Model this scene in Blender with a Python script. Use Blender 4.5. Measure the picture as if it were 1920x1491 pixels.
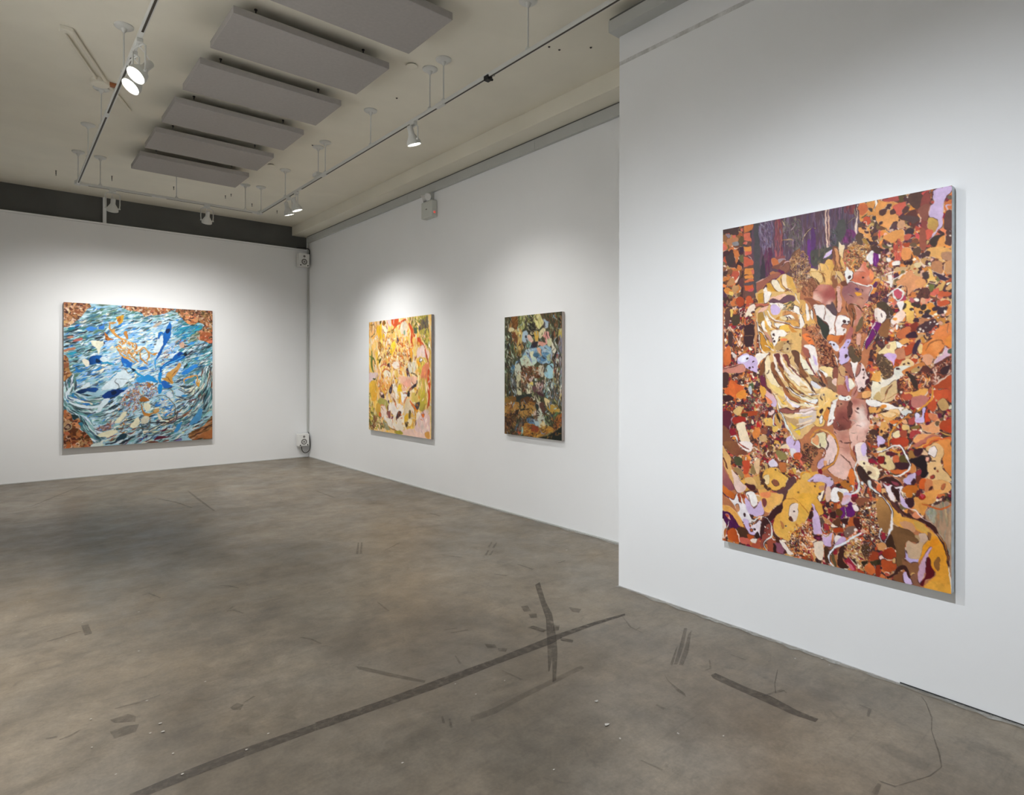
import bpy, bmesh, math, random
import numpy as np
from mathutils import Vector, Matrix

# ------------------------------------------------------------------ clear
for o in list(bpy.data.objects):
    bpy.data.objects.remove(o, do_unlink=True)
SC = bpy.context.scene
COL = SC.collection

# ------------------------------------------------------------------ camera
YAW, ROLL, FPX, Y0 = 0.70227, 0.0016, 1137.45, 695.72
cd = bpy.data.cameras.new('camera')
cd.sensor_fit = 'HORIZONTAL'; cd.sensor_width = 36.0
cd.lens = FPX / 1920 * 36.0
cd.shift_y = -(745.5 - Y0) / 1920
cd.clip_start = 0.05
cam = bpy.data.objects.new('camera', cd); COL.objects.link(cam)
cam.matrix_world = (Matrix.Translation((0, 0, 1.5)) @ Matrix.Rotation(-YAW, 4, 'Z')
                    @ Matrix.Rotation(math.pi / 2, 4, 'X') @ Matrix.Rotation(ROLL, 4, 'Z'))
SC.camera = cam

# ------------------------------------------------------------------ world and exposure
w = bpy.data.worlds.new('world'); SC.world = w; w.use_nodes = True
w.node_tree.nodes['Background'].inputs[0].default_value = (0.8, 0.85, 1, 1)
w.node_tree.nodes['Background'].inputs[1].default_value = WORLD = 0.25     # overcast daylight, let in as fill through the added window
SC.view_settings.view_transform = 'Standard'
SC.view_settings.look = 'None'
SC.view_settings.gamma = 1.0
SC.view_settings.use_curve_mapping = False
SC.view_settings.exposure = EXPOSURE = 0.1

# lamp output in watts, one table for every track head
LAMP_W = dict(picture=150, far=150, left=230, near=225, cross=80)
LAMP_COL = (1.0, 0.985, 0.962)
NEAR_COL = (0.895, 0.942, 1.0)      # the two heads on the near picture are the cooler kind

# ------------------------------------------------------------------ helpers
def link(o, parent=None):
    COL.objects.link(o)
    if parent is not None: o.parent = parent
    return o
def obj(name, bm, m, parent=None, smooth=False):
    me = bpy.data.meshes.new(name)
    bmesh.ops.recalc_face_normals(bm, faces=bm.faces[:])
    bm.to_mesh(me); bm.free()
    if m is not None:
        for mm in (m if isinstance(m, (list, tuple)) else [m]): me.materials.append(mm)
    if smooth:
        for p in me.polygons: p.use_smooth = True
        try: me.set_sharp_from_angle(angle=0.6)
        except Exception: pass
    o = bpy.data.objects.new(name, me)
    return link(o, parent)
def tag(o, label, cat, group=None, kind=None):
    o['label'] = label; o['category'] = cat
    if group: o['group'] = group
    if kind: o['kind'] = kind
    return o
def thing(name, label, cat, loc=(0, 0, 0), group=None):
    o = bpy.data.objects.new(name, None); COL.objects.link(o)
    o.location = loc; o.empty_display_size = 0.1
    return tag(o, label, cat, group)
def struct(name, bm, m, parent=None, smooth=False):
    o = obj(name, bm, m, parent, smooth)
    if parent is None: o['kind'] = 'structure'
    return o
def B(): return bmesh.new()
def box(bm, x0, x1, y0, y1, z0, z1, bev=0.0):
    r = bmesh.ops.create_cube(bm, size=1.0)
    vs = r['verts']
    for v in vs:
        v.co = Vector(((x0 + x1) / 2 + v.co.x * (x1 - x0), (y0 + y1) / 2 + v.co.y * (y1 - y0), (z0 + z1) / 2 + v.co.z * (z1 - z0)))
    if bev > 0:
        es = list({e for v in vs for e in v.link_edges})
        bmesh.ops.bevel(bm, geom=es, offset=bev, segments=2, affect='EDGES', profile=0.5)
    return bm
def frame(d):
    d = Vector(d).normalized()
    a = Vector((0, 0, 1)) if abs(d.z) < 0.95 else Vector((1, 0, 0))
    u = d.cross(a).normalized(); return u, d.cross(u).normalized(), d
def rings(bm, rows, n=20, cap=(True, True)):
    """rows: (centre, axis, radius); lofts circles"""
    prev = None; first = last = None
    for c, ax, r in rows:
        u, v, d = frame(ax); c = Vector(c)
        cur = [bm.verts.new(c + u * (r * math.cos(2 * math.pi * i / n)) + v * (r * math.sin(2 * math.pi * i / n))) for i in range(n)]
        if prev:
            for i in range(n):
                bm.faces.new((prev[i], prev[(i + 1) % n], cur[(i + 1) % n], cur[i]))
        else: first = cur
        prev = cur
    if cap[0]: bm.faces.new(first[::-1])
    if cap[1]: bm.faces.new(prev)
    return bm
def cyl(bm, p0, p1, r0, r1=None, n=16):
    p0, p1 = Vector(p0), Vector(p1); r1 = r0 if r1 is None else r1
    return rings(bm, [(p0, p1 - p0, r0), (p1, p1 - p0, r1)], n)
def lathe(bm, p0, axis, prof, n=24, cap=(True, True)):
    ax = Vector(axis).normalized(); p0 = Vector(p0)
    return rings(bm, [(p0 + ax * t, ax, r) for t, r in prof], n, cap)
def tube(bm, pts, r, n=8):
    pts = [Vector(p) for p in pts]
    prev = None
    up = None
    for i, p in enumerate(pts):
        d = (pts[min(i + 1, len(pts) - 1)] - pts[max(i - 1, 0)]).normalized()
        if up is None: up = frame(d)[0]
        u = (up - d * up.dot(d)).normalized(); up = u; v = d.cross(u)
        cur = [bm.verts.new(p + u * (r * math.cos(2 * math.pi * k / n)) + v * (r * math.sin(2 * math.pi * k / n))) for k in range(n)]
        if prev:
            for k in range(n): bm.faces.new((prev[k], prev[(k + 1) % n], cur[(k + 1) % n], cur[k]))
        else: bm.faces.new(cur[::-1])
        prev = cur
    bm.faces.new(prev)
    return bm

# ------------------------------------------------------------------ materials
def lin(c):
    return tuple((x / 12.92 if x <= 0.04045 else ((x + 0.055) / 1.055) ** 2.4) for x in c)
def hexc(h): return lin(tuple(int(h[i:i + 2], 16) / 255 for i in (0, 2, 4)))
def mat(name, col, rough=0.6, metal=0.0, noise=0.0, scale=8.0, bump=0.0, bscale=150.0, emit=None, estr=0.0, spec=0.5):
    m = bpy.data.materials.new(name); m.use_nodes = True
    nt = m.node_tree; b = nt.nodes['Principled BSDF']
    b.inputs['Base Color'].default_value = (*col, 1); b.inputs['Roughness'].default_value = rough
    b.inputs['Metallic'].default_value = metal; b.inputs['Specular IOR Level'].default_value = spec
    tc = nt.nodes.new('ShaderNodeTexCoord')
    if noise > 0:
        n = nt.nodes.new('ShaderNodeTexNoise'); n.inputs['Scale'].default_value = scale; n.inputs['Detail'].default_value = 6
        nt.links.new(tc.outputs['Object'], n.inputs['Vector'])
        mr = nt.nodes.new('ShaderNodeMapRange'); mr.inputs['From Min'].default_value = 0.3; mr.inputs['From Max'].default_value = 0.7
        mr.inputs['To Min'].default_value = 1 - noise; mr.inputs['To Max'].default_value = 1 + noise
        nt.links.new(n.outputs['Fac'], mr.inputs['Value'])
        mx = nt.nodes.new('ShaderNodeVectorMath'); mx.operation = 'SCALE'; mx.inputs[0].default_value = col
        nt.links.new(mr.outputs['Result'], mx.inputs['Scale']); nt.links.new(mx.outputs['Vector'], b.inputs['Base Color'])
    if bump > 0:
        n2 = nt.nodes.new('ShaderNodeTexNoise'); n2.inputs['Scale'].default_value = bscale; n2.inputs['Detail'].default_value = 3
        nt.links.new(tc.outputs['Object'], n2.inputs['Vector'])
        bp = nt.nodes.new('ShaderNodeBump'); bp.inputs['Strength'].default_value = bump; bp.inputs['Distance'].default_value = 0.002
        nt.links.new(n2.outputs['Fac'], bp.inputs['Height']); nt.links.new(bp.outputs['Normal'], b.inputs['Normal'])
    if emit:
        b.inputs['Emission Color'].default_value = (*emit, 1); b.inputs['Emission Strength'].default_value = estr
    return m
M = {}
M['wall'] = mat('white_wall_paint', (0.868, 0.88, 0.888), 0.75, noise=0.012, scale=1.5, bump=0.06, bscale=60, spec=0.3)
M['ceiling'] = mat('ceiling_paint', (0.80, 0.765, 0.655), 0.85, noise=0.03, scale=2.5, bump=0.1, bscale=30, spec=0.2)
M['trim'] = mat('grey_trim_paint', (0.52, 0.53, 0.51), 0.55, noise=0.02)
M['dark'] = mat('dark_grey_paint', (0.10, 0.103, 0.098), 0.6, noise=0.15, scale=2.0)
M['white_metal'] = mat('white_enamel', (0.64, 0.645, 0.61), 0.4, noise=0.02)
M['white_plastic'] = mat('white_plastic', (0.80, 0.80, 0.78), 0.45, noise=0.02)
M['grey_plastic'] = mat('pale_grey_plastic', (0.60, 0.62, 0.58), 0.5, noise=0.02)
M['slot'] = mat('dark_track_slot', (0.055, 0.044, 0.032), 0.7, noise=0.1)
M['felt'] = mat('grey_acoustic_felt', (0.41, 0.39, 0.372), 0.95, noise=0.04, scale=40, bump=0.3, bscale=400, spec=0.1)
M['black'] = mat('black_rubber', (0.012, 0.012, 0.012), 0.6, noise=0.1)
M['dkmetal'] = mat('dark_steel', (0.06, 0.055, 0.05), 0.5, 0.6, noise=0.1)
M['cone'] = mat('grey_speaker_cone', (0.22, 0.21, 0.2), 0.7, noise=0.1, scale=60)
M['steel'] = mat('galvanised_wire', (0.4, 0.39, 0.36), 0.4, 0.8, noise=0.05)
M['lens'] = mat('lamp_lens', (0.9, 0.9, 0.9), 0.3, noise=0.01, emit=(1.0, 0.97, 0.92), estr=14.0)
M['lensoff'] = mat('frosted_lens', (0.7, 0.7, 0.68), 0.3, noise=0.02)
M['red'] = mat('red_indicator', (0.7, 0.08, 0.06), 0.4, noise=0.02, emit=(1.0, 0.16, 0.12), estr=.35)
M['orange'] = mat('rust_orange_tag', (0.40, 0.14, 0.05), 0.6, noise=0.08)
M['raw'] = mat('raw_canvas', (0.62, 0.56, 0.50), 0.85, noise=0.05, scale=30, bump=0.2, bscale=500)

# ------------------------------------------------------------------ the room
XR, YB, XN, YE, ZC = 4.114, 10.3415, 3.31, 2.754, 3.98      # right wall, back wall, near wall face and its end, ceiling
XL, YF = -0.75, -3.0
ZW = 3.597                                                     # top of the white back wall

# ------------------------------------------------------------------ concrete floor with its wear
def floor_material():
    m = bpy.data.materials.new('worn_concrete'); m.use_nodes = True; nt = m.node_tree; N, L = nt.nodes, nt.links; b = N['Principled BSDF']
    tc = N.new('ShaderNodeTexCoord')
    def noise(sc, det, rough=.6, vec=None, dist=0.0):
        n = N.new('ShaderNodeTexNoise'); n.inputs['Scale'].default_value = sc; n.inputs['Detail'].default_value = det; n.inputs['Roughness'].default_value = rough; n.inputs['Distortion'].default_value = dist
        L.new(vec or tc.outputs['Object'], n.inputs['Vector']); return n.outputs['Fac']
    def rng(s, a, b_, c, d):
        r = N.new('ShaderNodeMapRange'); r.inputs[1].default_value = a; r.inputs[2].default_value = b_; r.inputs[3].default_value = c; r.inputs[4].default_value = d; L.new(s, r.inputs[0]); return r.outputs[0]
    def mul(a, b_):
        x = N.new('ShaderNodeMath'); x.operation = 'MULTIPLY'; L.new(a, x.inputs[0]); L.new(b_, x.inputs[1]); return x.outputs[0]
    def mapped(rot, sx, sy):
        p = N.new('ShaderNodeMapping'); p.inputs['Rotation'].default_value = (0, 0, rot); p.inputs['Scale'].default_value = (sx, sy, 1); L.new(tc.outputs['Object'], p.inputs['Vector']); return p.outputs['Vector']
    v = rng(noise(.55, 5, .6, dist=.6), .3, .7, .74, 1.24)
    v = mul(v, rng(noise(2.6, 8, .62, dist=.8), .3, .72, .74, 1.22))
    v = mul(v, rng(noise(11, 8, .74), .3, .7, .78, 1.18))
    v = mul(v, rng(noise(70, 3, .6), .3, .7, .90, 1.09))
    for rot, sx, sy, sc in ((.35, 1, 5, 2.2), (-.7, 1, 7, 1.7), (1.9, 1, 6, 2.0), (-1.5, 1, 14, 3.2)):          # trowel and drag streaks
        v = mul(v, rng(noise(sc, 4, .6, mapped(rot, sx, sy), .4), .58, .74, 1.0, .86))
    v = mul(v, rng(noise(4.2, 5, .7, dist=1.5), .62, .75, 1.0, .62))                          # small dark spills
    for cx, cy, rot, sx, sy, k in STAINS_AND_TONE:                                                      # soft ground-in dirt; the broad last patch just darkens the floor near the camera
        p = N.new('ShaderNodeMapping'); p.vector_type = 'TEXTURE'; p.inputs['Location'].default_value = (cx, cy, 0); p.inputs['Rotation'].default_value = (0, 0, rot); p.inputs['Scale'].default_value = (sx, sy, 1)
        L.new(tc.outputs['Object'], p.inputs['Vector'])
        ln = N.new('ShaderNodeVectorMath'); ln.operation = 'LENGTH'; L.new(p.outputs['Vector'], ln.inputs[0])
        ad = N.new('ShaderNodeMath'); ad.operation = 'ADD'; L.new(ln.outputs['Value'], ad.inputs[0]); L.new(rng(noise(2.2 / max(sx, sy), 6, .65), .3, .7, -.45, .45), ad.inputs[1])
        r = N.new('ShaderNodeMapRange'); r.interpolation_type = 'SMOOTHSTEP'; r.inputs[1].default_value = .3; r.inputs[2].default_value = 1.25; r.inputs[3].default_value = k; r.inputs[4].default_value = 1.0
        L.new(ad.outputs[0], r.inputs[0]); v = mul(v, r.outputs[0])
    g = N.new('ShaderNodeValToRGB'); e = g.color_ramp.elements; e[0].position = .3; e[0].color = (0.198, 0.156, 0.106, 1); e[1].position = .7; e[1].color = (0.188, 0.163, 0.128, 1)
    L.new(noise(1.1, 6, .65), g.inputs[0])
    s = N.new('ShaderNodeVectorMath'); s.operation = 'SCALE'; L.new(g.outputs[0], s.inputs[0]); L.new(v, s.inputs['Scale']); L.new(s.outputs['Vector'], b.inputs['Base Color'])
    L.new(rng(noise(3.1, 6, .6), .3, .7, .30, .52), b.inputs['Roughness']); b.inputs['Specular IOR Level'].default_value = .5
    bp = N.new('ShaderNodeBump'); bp.inputs['Strength'].default_value = .12; bp.inputs['Distance'].default_value = .004
    L.new(noise(22, 5, .65), bp.inputs['Height']); L.new(bp.outputs['Normal'], b.inputs['Normal'])
    return m
STAINS_AND_TONE = [(1.45, 2.07, -0.74, 0.29, 0.14, 0.80), (2.70, 0.82, -1.70, 0.11, 0.05, 0.82), (3.00, 0.62, -1.36, 0.10, 0.05, 0.82), (2.91, 1.21, -1.62, 0.09, 0.07, 0.84), (0.84, 6.54, -1.12, 1.12, 0.60, 0.86), (0.06, 6.86, -1.24, 0.14, 0.50, 0.86), (1.50, 1.69, -0.89, 0.17, 0.25, 0.84), (0.79, 2.69, -0.83, 0.06, 0.10, 0.82), (0.75, 1.75, 0.5, 1.9, 1.3, 0.66)]
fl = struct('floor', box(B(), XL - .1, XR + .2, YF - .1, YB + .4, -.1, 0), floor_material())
def mark_material(name, col, al, t=.42, sc=26):
    m = bpy.data.materials.new(name); m.use_nodes = True; nt = m.node_tree; N, L = nt.nodes, nt.links; b = N['Principled BSDF']
    b.inputs['Base Color'].default_value = (*col, 1); b.inputs['Roughness'].default_value = .5
    tc = N.new('ShaderNodeTexCoord'); n = N.new('ShaderNodeTexNoise'); n.inputs['Scale'].default_value = sc; n.inputs['Detail'].default_value = 6; n.inputs['Roughness'].default_value = .7
    L.new(tc.outputs['Object'], n.inputs['Vector'])
    r = N.new('ShaderNodeMapRange'); r.inputs[1].default_value = t - .12; r.inputs[2].default_value = t + .12; r.inputs[3].default_value = .25 * al; r.inputs[4].default_value = al
    L.new(n.outputs['Fac'], r.inputs[0]); L.new(r.outputs[0], b.inputs['Alpha']); return m
MM = {}
def floor_mark(i, name, al, pts):
    if al not in MM: MM[al] = mark_material('floor_mark_%d' % round(al * 100), (.055, .043, .032), al)
    bm = B(); vs = [bm.verts.new((x / 1000, y / 1000, .0008 + .00003 * i)) for x, y in pts]; bm.faces.new(vs); bmesh.ops.triangulate(bm, faces=bm.faces[:])
    for f in bm.faces:
        if f.normal.z < 0: f.normal_flip()
    me = bpy.data.meshes.new(name); bm.to_mesh(me); bm.free(); me.materials.append(MM[al]); link(bpy.data.objects.new(name, me), fl)
MARKS = [('tape_mark',0.7,[(1032,2513),(1311,2489),(1613,2482),(1971,2468),(2371,2473),(2440,2470),(2726,2448),(2958,2411),(2938,2391),(2690,2415),(2430,2423),(2321,2403),(1929,2416),(1595,2414),(1281,2434),(1008,2454)]),('tape_mark',0.62,[(352,2509),(529,2524),(742,2525),(1028,2505),(1007,2454),(759,2466),(533,2468),(407,2462)]),('tape_mark',0.22,[(1562,2123),(1687,2112),(1886,2121),(2269,2131),(2254,2097),(1853,2084),(1653,2070),(1543,2089)]),('tape_mark',0.5,[(2871,3139),(2936,3162),(2711,2860),(2612,2700),(2405,2452),(2274,2308),(2066,2107),(2038,2102),(2215,2289),(2105,2192),(2091,2188),(2269,2381),(2535,2675),(2707,2915)]),('tape_mark',0.45,[(2414,2433),(2446,2357),(2416,2337),(2388,2398)]),('tape_mark',0.45,[(2501,2573),(2530,2549),(2474,2501),(2441,2517)]),('tape_mark',0.45,[(2362,2648),(2403,2643),(2422,2549),(2385,2535),(2369,2605)]),('tape_mark',0.55,[(2683,1650),(2720,1646),(2711,1480),(2722,1360),(2697,1231),(2701,1142),(2666,1140),(2649,1228),(2654,1346),(2656,1471),(2663,1620)]),('floor_stain',0.34,[(2540,2913),(2581,2894),(2539,2809),(2499,2833)]),('floor_stain',0.34,[(2497,2788),(2540,2762),(2500,2713),(2464,2734)]),('floor_stain',0.34,[(2765,2706),(2804,2634),(2751,2603),(2729,2640)]),('floor_stain',0.34,[(2039,2639),(2078,2599),(2059,2555),(2019,2588)]),('floor_stain',0.34,[(2063,2554),(2101,2516),(2069,2490),(2043,2519)]),('scuff_mark',0.32,[(1383,2860),(1411,2827),(1578,2509),(1562,2494),(1463,2660),(1382,2818)]),('scuff_mark',0.32,[(3054,2052),(3068,2040),(2863,1924),(2650,1819),(2636,1831),(2845,1939)]),('scuff_mark',0.32,[(2998,1987),(3063,2007),(2817,1864),(2662,1794),(2652,1812),(2845,1906)]),('scuff_mark',0.32,[(2621,1844),(2784,1924),(2825,1939),(2677,1857),(2619,1828)]),('scuff_mark',0.32,[(2512,1798),(2474,1744),(2439,1634),(2418,1611),(2426,1665),(2479,1762)]),('floor_stain',0.32,[(365,3097),(434,3100),(455,3059),(447,3012),(378,3057)]),('floor_stain',0.32,[(353,2998),(420,3000),(456,2980),(436,2927),(362,2926)]),('floor_stain',0.32,[(787,2868),(823,2887),(840,2853),(818,2819),(790,2837)]),('floor_stain',0.32,[(372,4348),(406,4341),(408,4180),(373,4171)]),('floor_crack',0.4,[(3214,886),(3087,826),(2975,799),(2817,728),(2731,700),(2730,704),(2814,734),(2974,802),(3085,832),(3212,889)]),('floor_crack',0.4,[(2730,700),(2636,712),(2476,775),(2458,819),(2463,821),(2477,778),(2637,717),(2731,704)]),('floor_crack',0.4,[(2989,1461),(2846,1404),(2766,1360),(2820,1350),(2818,1344),(2762,1362),(2844,1409),(2987,1464)]),('floor_crack',0.4,[(3212,889),(3249,917),(3252,913),(3214,887)]),('scuff_mark',0.28,[(840,2869),(898,2902),(904,2892),(844,2863)]),('scuff_mark',0.28,[(205,4221),(281,4242),(358,4262),(361,4252),(285,4227),(207,4212)]),('scuff_mark',0.28,[(1299,3371),(1342,3307),(1358,3216),(1350,3214),(1329,3302),(1292,3366)]),('scuff_mark',0.28,[(1088,4034),(1134,4029),(1160,3926),(1149,3923),(1118,4018),(1086,4022)]),('scuff_mark',0.28,[(1102,4054),(1137,4093),(1151,4078),(1110,4045)]),('scuff_mark',0.28,[(150,3109),(187,3099),(183,3086),(147,3101)]),('scuff_mark',0.28,[(189,3064),(226,3075),(261,3095),(265,3088),(231,3062),(191,3056)]),('scuff_mark',0.28,[(257,8486),(528,9054),(903,9763),(913,9757),(546,9045),(268,8481)]),('scuff_mark',0.28,[(1808,8359),(1788,7684),(1768,6993),(1750,6993),(1759,7684),(1790,8360)]),('scuff_mark',0.28,[(1430,8063),(1546,7777),(1618,7318),(1600,7315),(1517,7770),(1413,8056)]),('scuff_mark',0.28,[(3032,7340),(3041,6806),(3011,6805),(3014,7340)]),('scuff_mark',0.28,[(1184,4543),(1234,4493),(1269,4401),(1259,4397),(1218,4484),(1176,4535)]),('scuff_mark',0.28,[(395,3191),(480,3183),(572,3190),(573,3182),(480,3169),(393,3183)]),('scuff_mark',0.28,[(731,4682),(779,4690),(819,4545),(811,4543),(767,4683),(733,4674)]),('scuff_mark',0.28,[(2456,4549),(2673,4677),(2681,4663),(2461,4541)]),('scuff_mark',0.28,[(2464,4520),(2569,4402),(2559,4393),(2457,4515)]),('scuff_mark',0.28,[(3304,4163),(3181,4049),(3168,4064),(3296,4172)]),('scuff_mark',0.28,[(3325,4126),(3203,4013),(3190,4028),(3318,4135)]),('scuff_mark',0.28,[(3126,3985),(3029,3893),(3015,3908),(3118,3994)]),('scuff_mark',0.28,[(3155,3960),(3054,3871),(3041,3887),(3148,3969)]),('scuff_mark',0.28,[(2403,4900),(2249,4599),(2231,4608),(2393,4906)]),('scuff_mark',0.28,[(2425,4882),(2272,4580),(2254,4589),(2414,4888)]),('scuff_mark',0.28,[(2756,4138),(2852,3983),(2837,3973),(2747,4132)]),('scuff_mark',0.28,[(3076,3563),(3092,3391),(3072,3390),(3065,3562)]),('scuff_mark',0.28,[(2798,3501),(2848,3413),(2828,3403),(2786,3496)]),('scuff_mark',0.28,[(1968,2935),(2045,2907),(2039,2894),(1965,2927)]),('scuff_mark',0.28,[(1976,2878),(2076,2850),(2071,2833),(1973,2867)]),('scuff_mark',0.28,[(1838,2625),(1810,2535),(1798,2539),(1831,2627)]),('scuff_mark',0.28,[(2909,2384),(2830,2257),(2817,2167),(2810,2168),(2819,2262),(2903,2388)]),('scuff_mark',0.28,[(2825,2222),(2871,2227),(2871,2215),(2825,2214)]),('scuff_mark',0.28,[(1927,2345),(1945,2215),(1933,2213),(1920,2344)]),('scuff_mark',0.28,[(1472,2200),(1451,2151),(1441,2156),(1465,2203)]),('scuff_mark',0.28,[(1487,2164),(1456,2103),(1446,2109),(1481,2168)]),('scuff_mark',0.28,[(1879,3562),(1865,3380),(1851,3381),(1870,3563)]),('scuff_mark',0.28,[(3477,5431),(3494,5252),(3464,5250),(3460,5430)]),('scuff_mark',0.28,[(3335,3383),(3417,3393),(3418,3373),(3336,3371)]),('scuff_mark',0.28,[(2819,1736),(2742,1681),(2700,1688),(2701,1694),(2738,1690),(2815,1741)]),('scuff_mark',0.28,[(2960,1699),(2968,1618),(2956,1617),(2953,1699)]),('scuff_mark',0.28,[(1892,1460),(1910,1374),(1900,1372),(1886,1459)]),('scuff_mark',0.28,[(2464,828),(2475,776),(2465,774),(2458,827)]),('scuff_mark',0.28,[(2445,812),(2370,800),(2367,820),(2444,824)]),('scuff_mark',0.28,[(2261,1660),(2265,1614),(2245,1614),(2249,1659)]),('scuff_mark',0.28,[(2692,1390),(2818,1361),(2806,1327),(2798,1331),(2812,1349),(2690,1382)]),('scuff_mark',0.28,[(2959,1071),(2958,1021),(2883,1006),(2881,1016),(2948,1033),(2949,1072)])]
for i, (nm, al, pts) in enumerate(MARKS): floor_mark(i, nm, al, pts)
rs = random.Random(3); bm = B()
for x, y, r in [(887,6168,1),(664,4359,1.2),(572,3752,1.2),(514,3165,1),(304,3152,1),(525,2924,1.4),(521,2851,1.4),(479,2872,1),(522,2663,1),(850,2556,1),(284,2913,0.8),(760,3177,0.8),(748,2503,1),(521,2503,1),(333,2661,0.7),(144,5014,0.8),(82,4756,0.9),(243,4644,0.7),(288,4154,0.9),(381,4387,0.7),(1965,1699,2.6),(2070,1851,1.8),(1178,2035,1),(1687,2249,0.8),(1868,2259,0.8),(1932,1598,0.8),(2144,1470,0.8),(4077,3718,2),(1667,2386,0.8),(1592,1635,0.8),(3621,3571,2),(1934,1602,0.8),(2271,1338,1),(2143,1465,0.7),(3276,1369,1.4),(3169,1458,1.2),(3285,792,1),(3234,1314,0.8),(3314,1086,1)]:
    n = 7; a0 = rs.uniform(0, 6)
    vs = [bm.verts.new((x / 1000 + .0036 * r * rs.uniform(.6, 1.3) * math.cos(a0 + k * 6.283 / n) * 1.5, y / 1000 + .0036 * r * rs.uniform(.6, 1.3) * math.sin(a0 + k * 6.283 / n), .0045)) for k in range(n)]
    bm.faces.new(vs)
sp = obj('paint_specks', bm, mat('white_paint_specks', (.42, .40, .36), .6, noise=.05), fl); sp['kind'] = 'stuff'
# pale roller paint spilt along the foot of the near wall
PM = mark_material('roller_paint', (.50, .50, .47), .55, .5, 9)
def edge_paint(x0, x1, ya, yb, out):
    bm = B(); n = 60; a = []; b = []
    for k in range(n + 1):
        t = k / n; y = ya + (yb - ya) * t; a.append(bm.verts.new((x0, y, .0042))); b.append(bm.verts.new((x0 + out * (.45 + .55 * rs.random()), y, .0042)))
    for k in range(n): bm.faces.new((a[k], a[k + 1], b[k + 1], b[k]))
    obj('paint_spill', bm, PM, fl)
edge_paint(XN - .001, 0, .3, YE, -.055); edge_paint(XR - .001, 0, YE, YB, -.05)

struct('ceiling', box(B(), XL - .1, XR + .2, YF - .1, YB + .4, ZC, ZC + .1), M['ceiling'])
struct('wall_back', box(B(), XL, XR, YB, YB + .1, -.02, ZW - .028), M['wall'])
t = struct('trim_1', box(B(), XL, XR, YB - .012, YB + .1, ZW - .026, ZW, .003), M['wall'])
struct('wall_back_upper', box(B(), XL - .05, XR + .1, YB + .1, YB + .2, ZW - .3, ZC + .05), M['dark'])
struct('trim_2', box(B(), 1.135, 1.178, YB + .06, YB + .11, ZW - .01, ZC, .003), M['wall'])          # white post
struct('wall_right', box(B(), XR, XR + .1, YE - .6, YB + .3, -.02, ZC + .05), M['wall'])
bm = B(); box(bm, XN, XN + .2, YF, YE, -.02, ZC + .05)
box(bm, XN + .19, XR + .1, YE - .5, YE, -.02, ZC + .05)
wn = struct('wall_right_near', bm, M['wall'])
struct('wall_left', box(B(), XL - .1, XL, YF, YB + .3, -.02, ZC + .05), M['wall'])
# unseen end wall behind the camera; its wide window is added for fill daylight
bm = B(); box(bm, XL - .1, XL + .35, YF - .12, YF, -.02, ZC + .05); box(bm, XN - .35, XN + .2, YF - .12, YF, -.02, ZC + .05)
box(bm, XL + .35, XN - .35, YF - .12, YF, -.02, .35); box(bm, XL + .35, XN - .35, YF - .12, YF, 3.3, ZC + .05)
struct('wall_front', bm, M['wall'])
wf = struct('fill_window', box(B(), XL + .35, XN - .35, YF - .09, YF - .04, .35, .41), M['white_metal'])
gm = bpy.data.materials.new('fill_window_glass'); gm.use_nodes = True; gn = gm.node_tree
g1, g2, g3 = gn.nodes.new('ShaderNodeBsdfTransparent'), gn.nodes.new('ShaderNodeBsdfGlossy'), gn.nodes.new('ShaderNodeMixShader')
g1.inputs[0].default_value = (.93, .95, .94, 1); g2.inputs['Roughness'].default_value = .03; g3.inputs[0].default_value = .06
gn.links.new(g1.outputs[0], g3.inputs[1]); gn.links.new(g2.outputs[0], g3.inputs[2]); gn.links.new(g3.outputs[0], gn.nodes['Material Output'].inputs['Surface'])
obj('fill_window_pane', box(B(), XL + .36, XN - .36, YF - .068, YF - .062, .40, 3.3), gm, wf)
for xx in (XL + .35, .58, 1.93, XN - .40): obj('fill_window_frame', box(B(), xx, xx + .05, YF - .09, YF - .04, .41, 3.3), M['white_metal'], wf)
struct('trim_3', box(B(), 3.86, XR + .02, YE - .02, YB + .11, 3.826, ZC + .02, .004), M['ceiling'])   # soffit along the right wall
# boxed grey rail on the long right wall, in lengths
pr = struct('trim_4', box(B(), XR - .012, XR + .01, YE, YB - .01, 3.712, 3.816), M['trim'])
ys = [YE, 4.479, 6.95, 8.65, YB - .002]
for a, b in zip(ys, ys[1:]):
    obj('rail_length', box(B(), XR - .034, XR + .0, a + .0015, b - .0015, 3.708, 3.813, .002), M['trim'], pr)
struct('trim_5', box(B(), XN - .10, XN + .01, YF, YE + .016, 3.835, 3.915, .003), M['trim'])
struct('trim_6', box(B(), XN - .094, XN + .01, YF, YE + .010, 3.9145, 3.93), M['dark'])
struct('trim_7', box(B(), XR - .028, XR + .01, YE, YB - .003, 3.8125, 3.827), M['dark'])
# vertical cable raceway in the far corner
struct('trim_8', box(B(), XR - .030, XR - .002, YB - .040, YB - .004, .44, 3.70, .004), M['trim'])

SM = mark_material('wall_dark_streak', (.45, .43, .39), .42, .45, 7)  # faint darker strip with ragged alpha, high on the near wall
bm = B(); bm.faces.new([bm.verts.new(v) for v in ((XN - .0012, YF, 3.625), (XN - .0012, YE, 3.632), (XN - .0012, YE, 3.660), (XN - .0012, YF, 3.652))]); obj('dark_streak', bm, SM, wn)

struct('baseboard_right', box(B(), XR - .006, XR + .01, YE, YB - .01, .001, .014), M['trim'])
struct('baseboard_back', box(B(), XL, XR - .035, YB - .005, YB + .01, .001, .012), M['trim'])
struct('gap_shade_strip', box(B(), XN - .002, XN + .01, YF, 1.02, .0005, .008), M['black'])  # black strip standing in for the shadowed gap under the near wall


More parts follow.
